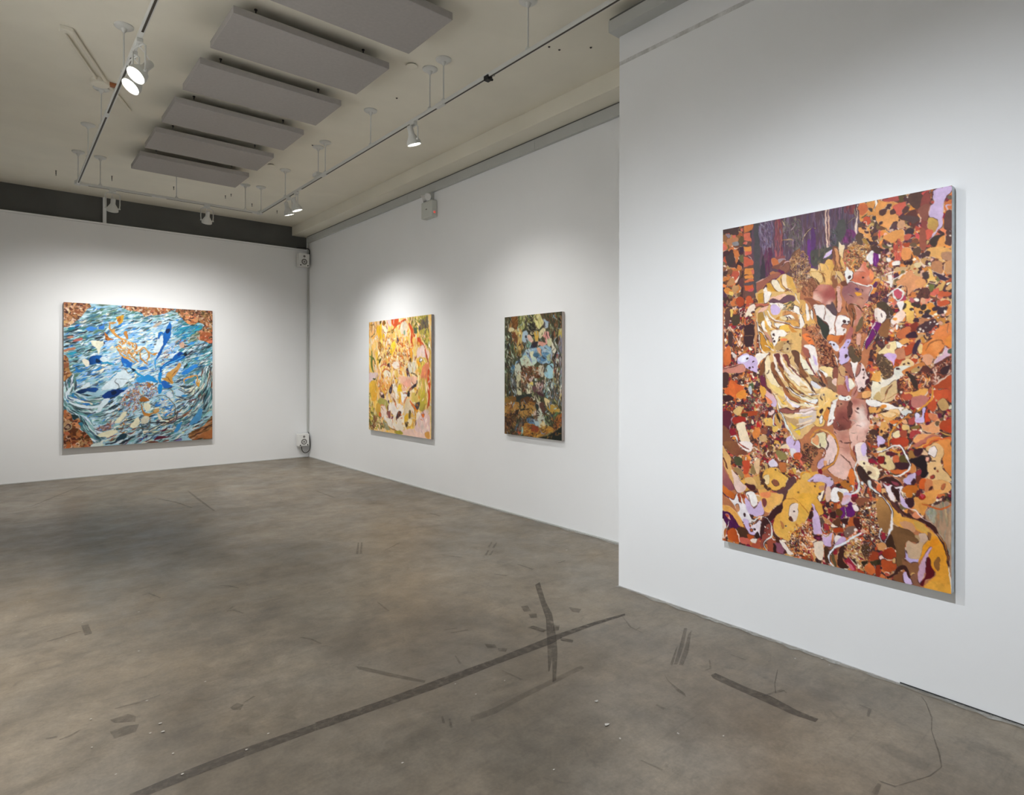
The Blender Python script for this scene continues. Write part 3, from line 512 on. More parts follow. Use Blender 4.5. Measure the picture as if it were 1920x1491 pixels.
STROKES = {}
STROKES['p1'] = '''F 9cc4d6
V 3f6f78/5f9398/8fbcc0/bcd9ea/d6e8f2/24343e/4a606a/5a7a68/8fc0e6 5.8 35 500 16 -30,126 264,71 621,16 1014,23
S bcd9ea/d6e8f2/8fc0e6/8fbcc0/5f9398/2f7fd0/d6e8f2/4a606a/e6e6d0 6.7 29.1 1500 -25 10 .2 -1,88 438,40 735,41 992,233 990,567 618,645 263,564 -2,636
S d6e8f2/d6e8f2/bcd9ea/8fc0e6/9cc8f0/7ab4ec/e6e6d0 7.3 26.2 800 -22 10 .2 196,264 473,175 734,243 771,485 472,565 229,489
S 3f6f78/4a606a/24343e/5f9398/2f7fd0 3.5 20.4 230 -25 10 .2 -1,88 438,40 735,41 992,233 990,567 618,645 263,564 -2,636
S 3f6f78/5f9398/5a7a68/4a606a/24343e/8fbcc0 5.8 29.1 330 -20 10 .2 -1,143 197,75 230,300 -2,563
S 3f6f78/5f9398/3a8a9a/4a606a/24343e/8fbcc0 5.8 29.1 330 -30 10 .2 696,144 852,74 992,233 990,588 810,485 733,284
S 5f9398/8fbcc0/5a7a68/3f6f78/bcd9ea 5.8 32.1 200 -24 8 .2 98,63 403,16 696,63 402,101 163,115
S e6e6d0/8fbcc0/d6e8f2/bcd9ea/5f9398/d8dcc0/4a606a 5.8 29.1 900 -25 12 .3 194,1013 129,824 436,642 732,687 999,567 1001,900 730,1000 435,1021
S 24343e/4a606a/3f6f78/7a4a30/642838 3.8 26.2 330 -25 10 .3 261,1010 330,832 731,727 998,650 997,900 730,992 435,1014
V 8fbcc0/5f9398/d6e8f2/bcd9ea/4a606a/24343e/3f6f78 5.8 37.9 420 10 14,490 7,618 32,728 96,804 161,907 228,948
V bcd9ea/d6e8f2/5f9398/4a606a/8fbcc0/2f7fd0/24343e 5.2 40.8 360 9 33,644 129,694 262,685 366,634 436,596
V 5f9398/4a606a/d6e8f2/bcd9ea/8fbcc0/24343e 5.2 37.9 240 7 32,695 129,749 245,753 365,680
V e6e6d0/8fbcc0/4a606a/24343e/d6e8f2/5f9398/7a4a30 4.4 43.7 420 10 991,442 961,608 896,731 789,830 655,885 507,925
V 8fbcc0/d6e8f2/3f6f78/4a606a/24343e/5f9398 4.4 37.9 260 7 994,609 948,753 848,832 731,888
V d6e8f2/4a606a/24343e/e6e6d0/8fbcc0 3.8 32.1 200 7 732,606 809,640 869,599 909,546
M b8805c/a06a44/c89468/8a5636/d0a880/6a4028/d8bca0/9a5c3c 3.5 800 1.3 -1,4 157,3 131,61 98,104 59,143 -2,161
M b07850/a06840/8a5030/c08a60/6a3c28/b86a48/d0b090 3.4 620 1.3 371,-1 697,3 689,20 621,48 565,60 510,71 481,41 403,31
M b08058/8a5a38/6a4428/c89a70/a06a44/d89870/c8a07c/5a4a30 3.6 1000 1.3 735,-4 998,-1 997,233 931,211 891,188 883,147 940,119 892,97 812,109 766,63
M c87a50/d08a60/a86040/c89060 4.4 160 1.2 797,45 884,56 876,106 812,109
M d08458/b86c44/a05a38 4.4 120 1.2 891,163 948,169 997,183 996,258 931,236 883,221
M a8744c/8a5636/c08c5c/6a4428 4.4 120 1.3 -2,373 27,387 33,453 46,490 20,534 -2,534
M b07048/8a5030/a86038/6a3a20/c88458/5a3018/c09468 3.8 1100 1.3 -2,753 45,762 58,806 96,800 103,860 96,881 142,906 175,967 168,997 -3,993
M b08a68/a89870 5.8 30 1.2 1,818 45,806 51,865 13,877
S a06a40/c08a5c/6a4424/8a5c34/4a3424/b88458 5.8 35 280 -24 6 831,941 927,897 1001,825 1000,1000 847,999
P a8683c 887,977 1000,925 1000,992
S 2f7fd0/8fc0f0/d6ecf8/5fa8e0/0f5aa8/3f8fa0/e6f0f4 2.9 16 620 -25 14 .3 98,156 474,58 773,120 931,319 849,607 544,644 195,602 33,417
S d6ecf8/2f7fd0/8fc0e0/e6e6d0/3f6f78/24343e 2.6 16 420 -25 18 .3 195,864 162,750 472,662 809,668 948,815 730,948 435,971
P b06058 53,271 79,247 105,239 111,254 85,266
P b87a60 2,324 66,307 59,323 2,335
P b8806a 21,242 46,227 66,233 46,249
P e6e6d0 167,266 204,258 245,271 224,310 211,356 197,311 171,285
P 3f86d6 131,174 164,161 205,170 184,186 144,192
P 2f74c8 211,162 245,149 245,172 218,177
P 0a3a78 0f62b4 147,402 164,372 204,360 245,366 224,386 244,408 238,420 197,420 164,428
P 08284a 191,398 207,386 224,409 197,413
P d6e8f2 238,367 272,385 285,411 251,416 224,393
L 2f9ac8 7.3 231,412 272,412 306,426
P e6e2d0 111,396 137,388 157,425 144,444 118,418
P 1a68c4 358,375 376,367 404,398 426,413 418,436 383,441 362,414
P 4fa0e0 369,414 390,421 383,437
L 1a66b4 4.4 404,413 418,444 433,460
P 0a1a30 425,452 447,459 450,479 432,471
L 2a7ac0 7.3 72,448 91,471 131,463
L 2f84cc 5.8 177,466 211,458 231,446
P c89a30 321,91 342,78 370,73 366,119 342,140 335,114
P a8641c 328,114 349,82 359,104 345,125
L c88a3c 5.8 279,132 300,131 317,126
L c88a3c 6.7 283,136 283,170 300,192 328,222 362,244
L d89c50 5.8 314,207 341,229 376,251 412,265 440,280
P d89c50 300,177 314,176 310,207 296,200
P b8702c 248,195 265,209 276,236 307,246 286,254 259,252 252,225
D 5a3020 2 262,229 259,248
P c08038 373,193 391,184 398,211 398,242 384,235
L d89c50 4.4 348,236 376,274 412,273 440,303 433,350
S c88a3c/d89c50/b8702c/e6e6d0/d6e8f2 3.5 10.2 130 40 50 1 327,260 405,250 462,287 462,365 404,351 341,306
L d89c50 5 327,307 355,352 383,375 411,386 440,409
L c88a3c 4.4 404,335 433,366 461,404
S c88a3c/c87a2c/d89c50/e0c080 3.5 11.7 90 30 30 1 313,292 355,290 440,334 419,382 355,344
L 5a7a80 1.5 228,340 231,321 258,316 299,327
P d6e8f2 327,472 369,460 404,491 418,526 285,526
D 28304a 2 245,275
L 9a8060 2.3 341,445 376,452 397,483
P 2a9ac8 320,480 355,464 348,476
P 1a7a98 27,176 59,167 66,181 34,190
P 30a0c0 21,350 59,337 79,344 46,360
P d6e8f2 606,218 636,209 644,265 621,321 591,346 583,291
P 1468bc 0e52a4 686,101 698,125 693,174 686,215 666,256 643,297 621,346 598,378 583,394 598,354 628,297 640,249 636,209 652,176 667,135
P 08244e 659,159 682,150 686,174 667,191 655,180
L 1468bc 7.3 636,193 621,185 610,202 606,226
L 2f9ae0 3.5 587,378 583,410 586,458
P 0e5cae 613,466 620,442 658,409 696,384 727,343 751,326 782,333 758,358 798,349 797,362 766,383 712,408 666,429 635,453 624,474 620,526 605,526
L 58b8ee 2.9 635,441 681,409 727,392 774,362
P 061a30 786,345 802,333 809,349 797,357
P 0a3f90 735,334 766,326 774,342 743,359
S c8a878/a86a48/d8c8d0/6a4a60/e0d8e0/8a5a50/503850 2.9 10.2 220 -50 40 1 651,313 697,287 759,212 814,209 822,275 782,309 735,294 681,352 643,417 620,426
P d0a890 751,269 782,251 790,284 759,293
L d89c50 4.4 437,334 466,326 488,310 510,301 531,324 568,347 598,338
L c88a3c 4.4 480,325 480,365 502,396 524,419
L c88a3c 4.4 539,332 539,371 524,403
P c88a3c 568,339 598,338 576,355
L c88a4c 5 444,381 466,404
L b8702c 3.8 445,264 459,295 437,327
P c89858 665,489 696,465 727,440 750,407 766,415 750,456 719,505 696,525 665,525
L 8a5a30 2 680,525 711,489 742,456
L a88850 2 658,457 696,433 735,416
P 2f84d8 765,489 805,456 861,422 885,430 836,472 797,497
P 2a7ad0 458,451 494,439 538,450 502,463
P b8a898 562,140 599,114 629,105 614,129 584,147
S 2a9ab8/3a8aa8/1a7aa8/58b0c8/4a8a90 5.8 29.1 90 -25 8 705,189 799,128 919,122 886,173 775,227
P 1a7ab8 862,141 894,123 886,140
P 3a90d8 806,275 862,240 853,265
L 2aa0d8 5.8 437,467 465,491 509,514 545,526
P 0a2038 437,452 447,467 437,479
S 5a6a58/8a9878/b0b8a0 4.4 26.2 60 -30 10 846,183 902,172 878,240 814,242
P 0c2448 1450a0 72,616 98,601 144,594 183,587 210,595 190,617 143,617 111,628 85,624
P 0a3c88 0a2c68 237,641 264,618 312,599 354,604 375,612 347,634 326,649 292,657 257,671 244,660
P 061c40 292,618 319,607 326,626 299,641
P d6e8f2 98,594 124,564 157,546 160,579 130,594
P d6e8f2 230,587 285,534 341,503 397,511 390,557 354,588 299,596 244,603
L 4a606a 1.3 323,527 316,550 340,573 344,592 375,596
L 607078 1.2 323,527 361,527 390,534
P d6e8f2 237,678 285,664 264,702 244,724 223,754 196,761
L d6e8f2 10.2 20,623 27,652 52,667 97,676 130,691
L d6e8f2 8.7 33,682 78,705 130,721 183,723 223,716
L e6e6d0 7.3 110,683 143,692 170,700
P 2f7ac8 110,702 143,692 163,703 137,710
L d6e8f2 6.7 59,557 39,593 23,623 27,652
P 2a80b0 49,630 62,623 65,645 52,649
L 2a5a8a 2.9 27,638 33,660 59,671
L 2fa0e0 2.9 278,527 306,504 327,488
S a86a3c/c08a58/7a5a68/8a8ab0/b8b8d0/6a4a40/c8c0c8 3.5 10.2 330 -50 40 1 396,612 472,597 471,722 403,813 374,920 339,888 382,759 347,704
S a8663c/c88a58/8a5030/d8a880 4.4 13.1 110 -55 25 1 347,696 396,627 418,612 403,666 361,719 326,780 291,832 257,846 312,757
S 7a5a58/a8705c/5a4a68/c0b0b8 3.5 11.7 120 -20 25 1 189,866 257,846 312,825 298,878 216,893
P e6e2c4 312,833 368,774 396,767 360,827 339,842
P e6e2c4 203,919 264,892 312,887 332,903 284,939 223,935
P e6e2c4 417,861 471,800 471,863 438,885
P 1e3a4a 339,942 367,920 392,925 385,952 353,965 311,978
L 24384a 5.8 263,987 311,978 346,957
P d6e8f2 325,987 360,966 374,967 339,991
L 1c2c38 5 343,992 381,975 445,940
P d8e4e0 169,985 209,972 243,974 216,1003 169,1000
L 4a7088 3.2 149,886 176,910 196,941 223,947 257,937
P 1e3438 49,771 78,772 91,794 58,793
P 2f7a98 91,832 117,825 110,855
L 384858 4.4 75,542 75,571 68,601
P 3a9ade 1a86d0 451,526 487,511 531,499 560,510 597,542 605,558 567,550 516,538 472,546
P 3a9ad8 444,550 480,534 523,542 487,558 451,565
P 1a8ad4 605,486 627,486 623,542 635,558 612,558
P 1f62ba 627,550 657,542 673,566 703,583 665,598 635,590
P 1484d0 605,574 627,574 631,622 619,638 604,630
P a87038 516,558 531,550 553,566 567,558 571,582 538,586
P c89448 627,526 665,518 673,486 696,486 703,534 711,558 695,566 673,550
L 8a5a28 2 658,510 688,542 703,562
L d89c50 5.2 789,567 789,534 820,518 852,509 884,509 884,575
L d89c3c 5.8 876,559 892,584 900,542
P 5a8a88 789,559 828,530 860,526 852,551 804,567
S a86a40/6a7ab8/c8c8d8/7a5a58/9ab0d8/c8a078/48405c 3.5 8.7 420 20 80 1 436,573 509,558 582,574 597,646 537,676 486,668 472,746 435,791
P a0622c 479,668 508,660 545,684 515,696 486,691
P b87430 c89048 486,707 497,731 508,770 552,780 589,765 611,758 596,781 559,788 537,807 508,798 493,762
P c8a068 567,764 596,745 611,750 589,773
P e4d4b8 604,781 619,806 633,830 611,829 600,805
P e6e4c8 504,715 545,708 548,748 522,763
P d0ccb8 486,824 515,802 544,811 529,850 493,856
L 3a7040 3.5 702,768 714,760 721,777
P 2f84d8 627,678 657,671 664,687 634,694
P 2a78cc 582,725 604,702 626,710 611,734
P 3a88d0 656,759 679,735 710,720 695,752
P 1a78d0 634,790 664,783 695,760 694,780 656,807
S 2a78cc/7ab8e8/c8dcea/e0c8a8/5a8aa8 4.4 14.6 90 -15 20 582,709 664,671 710,720 717,793 641,806 611,750
L 5a5850 2.3 589,661 634,650 672,671 702,704 722,736 721,793 709,841
L 787060 2 680,599 703,623 714,664
P cfdce8 657,647 680,623 703,647 703,671 672,663
P b8d4e8 718,607 765,607 788,640 772,664 734,648
P 2a86c4 765,660 788,644 812,657 788,665
L 2a3840 3.8 757,583 796,591 836,596
L 4a4848 2.9 749,607 788,632 828,633 860,608
L 5a5048 2.9 868,608 859,649 827,682 772,689 741,688
L 5a4a50 4.4 679,840 709,857 733,826 741,769
L 3a3028 4.7 633,830 679,832 710,817
P 4a8ec0 826,878 891,774 915,758 923,783 898,857
P 3a88c4 717,922 748,867 771,860 756,908 732,931
P 5a1a30 580,979 603,956 656,959 633,974
P 5a1a30 618,917 648,903 671,896 648,919
P 6a3a28 529,995 566,986 603,996 580,1002
P 7a4028 633,994 671,984 678,992
P 6a6aa0 724,995 763,981 771,998
L 6a5a48 2.3 471,871 485,887 529,889 551,851 544,811
P 1c4a60 442,986 492,966 522,936 485,973
P 2a2450 514,951 536,937 525,960
L 2a2c34 4.4 551,851 596,852 656,855 702,865'''
STROKES['p2'] = '''F f0c67c
S f0c8a0/f2e2c4/f0cc70/f4d8b8/f0b870/f0c050/e8b848/f0d8a8 7.6 33.3 700 85 20 .3 -56116,-29805 1984,-2110 1931,1418 -48084,10124
S ecc4b4/f0c8a0/f0ccb0 7.6 24.2 40 88 12 1,-13 359,-3 374,105 -1,149
S e0a860/d8a048/c88a3c/e8b870 6.1 21.2 60 95 15 0,-4 141,5 123,137 17,150
L 5a5030 2.4 106,74 106,109 44,142
L 6a5a20 3 36,25 89,28
S f0c820/e8b81c/e0a828 6.1 27.3 40 90 8 158,32 243,37 275,144 140,155
P f2e2c4 243,46 293,58 325,103 309,136 259,108
P 7a5a1c 243,20 277,5 301,24 285,36 251,42
P 5a4a18 192,8 218,1 218,27 201,35
P e4cac8 310,-2 367,2 391,55 358,53 326,25
P c8bc50 423,40 470,34 470,76 438,83
P 7a6a28 398,98 438,83 438,109 406,124
P a89e48 375,3 471,-8 486,10 407,13
S 6a7a30/8a8438/a89e48/c0b048/6a6430/d0b850 4.5 15.2 260 80 35 609,-3 899,-6 953,2 964,269 910,228 841,153 770,134 727,91 669,22
S 6a5a58/5a4c50/7a6a50/8a7a40 5.2 18.2 110 85 25 828,57 940,16 952,143 827,137
S c0b048/d0c058/a89e48/6a6a30 3.9 15.2 120 75 30 827,121 952,112 964,253 896,219
P ecc8b4 854,218 923,260 964,292 963,347 895,298 840,249
D d2542a 7.6 455,8 486,18 439,20 471,5
L d2542a 4.5 422,91 486,56 548,35 609,18 654,29
L e0702a 3.6 524,96 532,72 548,47
P e0d0b8 563,40 624,40 654,70 653,136 623,168 577,157 547,106
P 8aa080 593,117 616,109 615,143 593,158
L d2542a 9.1 683,56 712,98 727,140 712,188 726,237
P d2542a 727,140 770,158 755,173 726,164
P 50604a 756,93 785,94 799,135 756,141
P d8512a 798,175 841,185 868,218 882,243 812,232
P f0a030 798,208 840,225 861,242 805,240
L 9a3a28 1.8 805,240 875,242
P e8ccc4 812,256 882,258 916,315 895,346 797,344 797,288
L c04028 3.6 875,226 909,275 936,339 963,394 962,449
P e0bc58 811,344 895,338 936,378 949,425 907,472 838,472 803,408
P f0a828 796,368 839,377 852,416 810,416
D 3a2c34 5.5 860,361
D f4f0ea 3 863,361
S e0c458/c8a848/a89a40 4.5 15.2 50 80 20 824,392 936,394 921,496 823,488
P 5a4650 469,161 493,149 516,180 508,213 477,203
D 4a3434 3 357,169
S f2e2c4/f4ead8/e8b060/d87838/f0d890/d06a30/f0c060/a85028 3 10.6 620 70 50 1 275,161 454,143 593,175 711,245 725,343 620,406 435,447 273,412 224,290
P f2d840 e8bc30 405,209 453,194 468,237 421,294 388,319 373,276
P a06a24 174,200 208,197 225,237 207,280 182,271
L d08a4a 2.4 224,255 207,298 156,358
S 5a5a5a/8a8a80/3a3a40 2.1 6.1 30 60 60 324,232 389,217 388,319 324,309
L e0702a 3 547,198 562,231 622,242
L a0581e 4.5 577,215 577,249
L a0581e 3.6 630,201 630,234
L e0702a 3 652,284 651,325 666,358
P e8a030 696,269 725,270 725,343 703,358
S c06a38/e0b890/f0e0c8/b85a30 2.4 12.1 60 60 50 1 436,337 561,306 575,414 435,447
L 6a7a30 7.6 52,267 60,330 51,383 68,437 86,455
L 6a7a30 4.5 16,320 87,339 121,384
L 6a5a2c 2.4 190,306 156,358 190,350
P 5a5020 181,359 215,342 207,376 181,385
P 4a3a38 323,395 372,387 379,421 323,417
L c85a30 3.6 206,420 257,399 323,404
L c86a38 3.9 371,455 322,442 273,447 239,472 248,516
P f2e4cc 273,464 355,455 387,489 338,515 273,507
P f0e0d0 420,388 499,372 529,422 435,430
P d8d0b8 665,390 739,375 781,432 723,472 665,456
P 503848 635,448 658,431 672,464 694,505 679,521 650,489
L 5a4a1c 3 621,316 636,333
P 6a5018 680,358 710,350 710,375 680,374
L 6a5a38 3.6 709,472 767,480 809,496
P 5a4a18 880,464 907,456 893,488 879,492
P e08860 866,440 963,386 961,538 865,539
P e4cac8 -3,475 155,475 154,519 85,546 6,555
P 3a4a20 68,528 103,523 129,532 94,541
L 3a3a2c 2.7 137,545 154,519
P e0b43c e8a838 14,573 85,546 137,580 153,650 136,712 66,732 31,680
L 5a6a50 1.5 128,580 119,633
S e0883a/f0b858/c86a30/f2dcc0/e8a048 3.3 15.2 200 85 35 1 154,545 306,509 435,491 450,550 386,576 321,663 187,667
P 4a3030 196,640 221,675 271,656 279,690 221,692
P f0d0c8 213,649 255,648 263,665 230,674
P 3a2c44 370,602 410,568 418,610 386,653 361,636
P f2e6d8 418,567 465,575 496,642 511,683 480,692 434,618
P e8c8ac f2e2c4 385,661 433,643 480,692 495,734 433,728 385,695
L c88a50 2.4 401,678 449,719 511,750
P f0c41c 512,574 543,557 558,607 573,623 496,625
L e8b030 7.6 527,633 542,682 526,732 557,764
P f4ece4 558,632 618,622 648,662 603,705 572,722 557,681
P ecb89c 513,508 708,498 795,498 780,562 693,604 588,623 558,565
P e8a890 574,557 679,523 722,563 649,597
L 3a3038 6.1 795,530 787,562 737,587 693,612 663,637
P 34302e 648,638 678,621 692,653 677,674 648,662
L c84830 2.4 603,639 648,642
L d07030 4.5 678,621 722,595
L c87050 3 648,662 618,704 602,729
P d8bc60 722,636 794,642 807,682 779,715 721,709
L 7a4a38 2.1 765,651 801,626 815,594
S e0c478/d0b050/f0d8a0/c8b048 6.1 30.3 90 88 8 823,538 961,521 959,708 862,791 807,714
P c8b43c a89a40 864,632 906,608 932,709 904,765 849,783 821,737
L b85028 6.1 961,552 966,669 952,747
P d2542a 948,474 982,474 979,707 959,708
P d8c098 ece0d0 618,721 663,686 735,716 778,763 763,860 719,919 630,933 601,844
P a89e48 b8ac60 170,720 238,700 320,715 352,773 303,792 220,770 170,755
L d88858 3.6 204,771 254,760 303,775
P f0d8c8 220,779 287,767 319,826 270,871 220,840
P d8a840 135,765 187,745 220,796 186,868 135,826
P e0702a 186,833 220,831 228,857 194,867
P 34302a 417,753 464,752 479,776 448,794 416,779
P 7a4a18 336,757 385,746 368,789 336,791
D 4a3434 3 353,726
P f0e4d8 369,730 480,734 587,746 587,804 510,850 431,862 368,832 352,790
P f0e6da ecdcc4 270,846 400,847 556,822 631,851 645,924 600,968 509,966 399,949 319,911
P 9a6050 7a4454 319,817 368,806 416,829 432,854 384,873 335,859
P 4a3030 479,843 510,800 556,802 541,840 494,875 471,881
P dcae50 617,819 661,809 706,798 749,812 763,860 719,919 660,939 601,902
P e0b02c 601,844 632,818 661,849 631,892
P f0dcb0 661,866 720,838 719,894 675,913
P 4a3418 616,901 638,883 675,881 660,914 631,925
P 6a5a30 676,792 706,786 705,839 676,848
L d89a3c 6.1 764,763 763,836 733,918
P 4a4444 779,715 835,709 835,736 806,769 764,771
L e0702a 6.1 692,710 750,748 792,778
P e8a030 764,771 799,778 792,794
P f0dcc8 792,794 848,799 862,870 847,910 791,906 792,842
P 8a6460 777,859 805,889 847,894 847,934 790,946 769,915
P e4c4bc 862,798 959,778 956,988 804,976 704,968 762,916
S e4c4bc/d8b0b4/e8ccc0 9.1 30.3 50 85 15 848,807 972,770 970,987 804,976 861,909
P e0702a 862,806 904,800 890,828
P ecc8b8 539,972 660,939 762,948 956,965 976,1017 733,998 570,995
P d89a4c 916,952 970,940 970,995 916,984
S 8a8438/6a7a30/a89e48/c8b848/5a5428/8a5a34/d0c060 3.9 12.1 420 65 45 -4,654 84,749 152,843 253,890 318,937 399,974 269,966 -6,977
P 9a9470 269,889 319,920 367,951 351,978 285,956 253,916
L a06a38 3.6 367,951 462,969 524,982
P a89a30 446,987 539,964 585,985 524,998
S 8a5a38/b07a40/6a4428 4.5 12.1 50 60 40 47,902 135,853 134,967 47,973
S e8862c/c85a24/f0c040/f4e4d0/a05028/e8b040 2.1 12.1 260 80 45 1 124,84 855,79 924,820 258,904
S f0d8b0/f4e4d4/ecc070 3 13.6 120 80 45 1 76,82 932,62 960,904 69,964'''
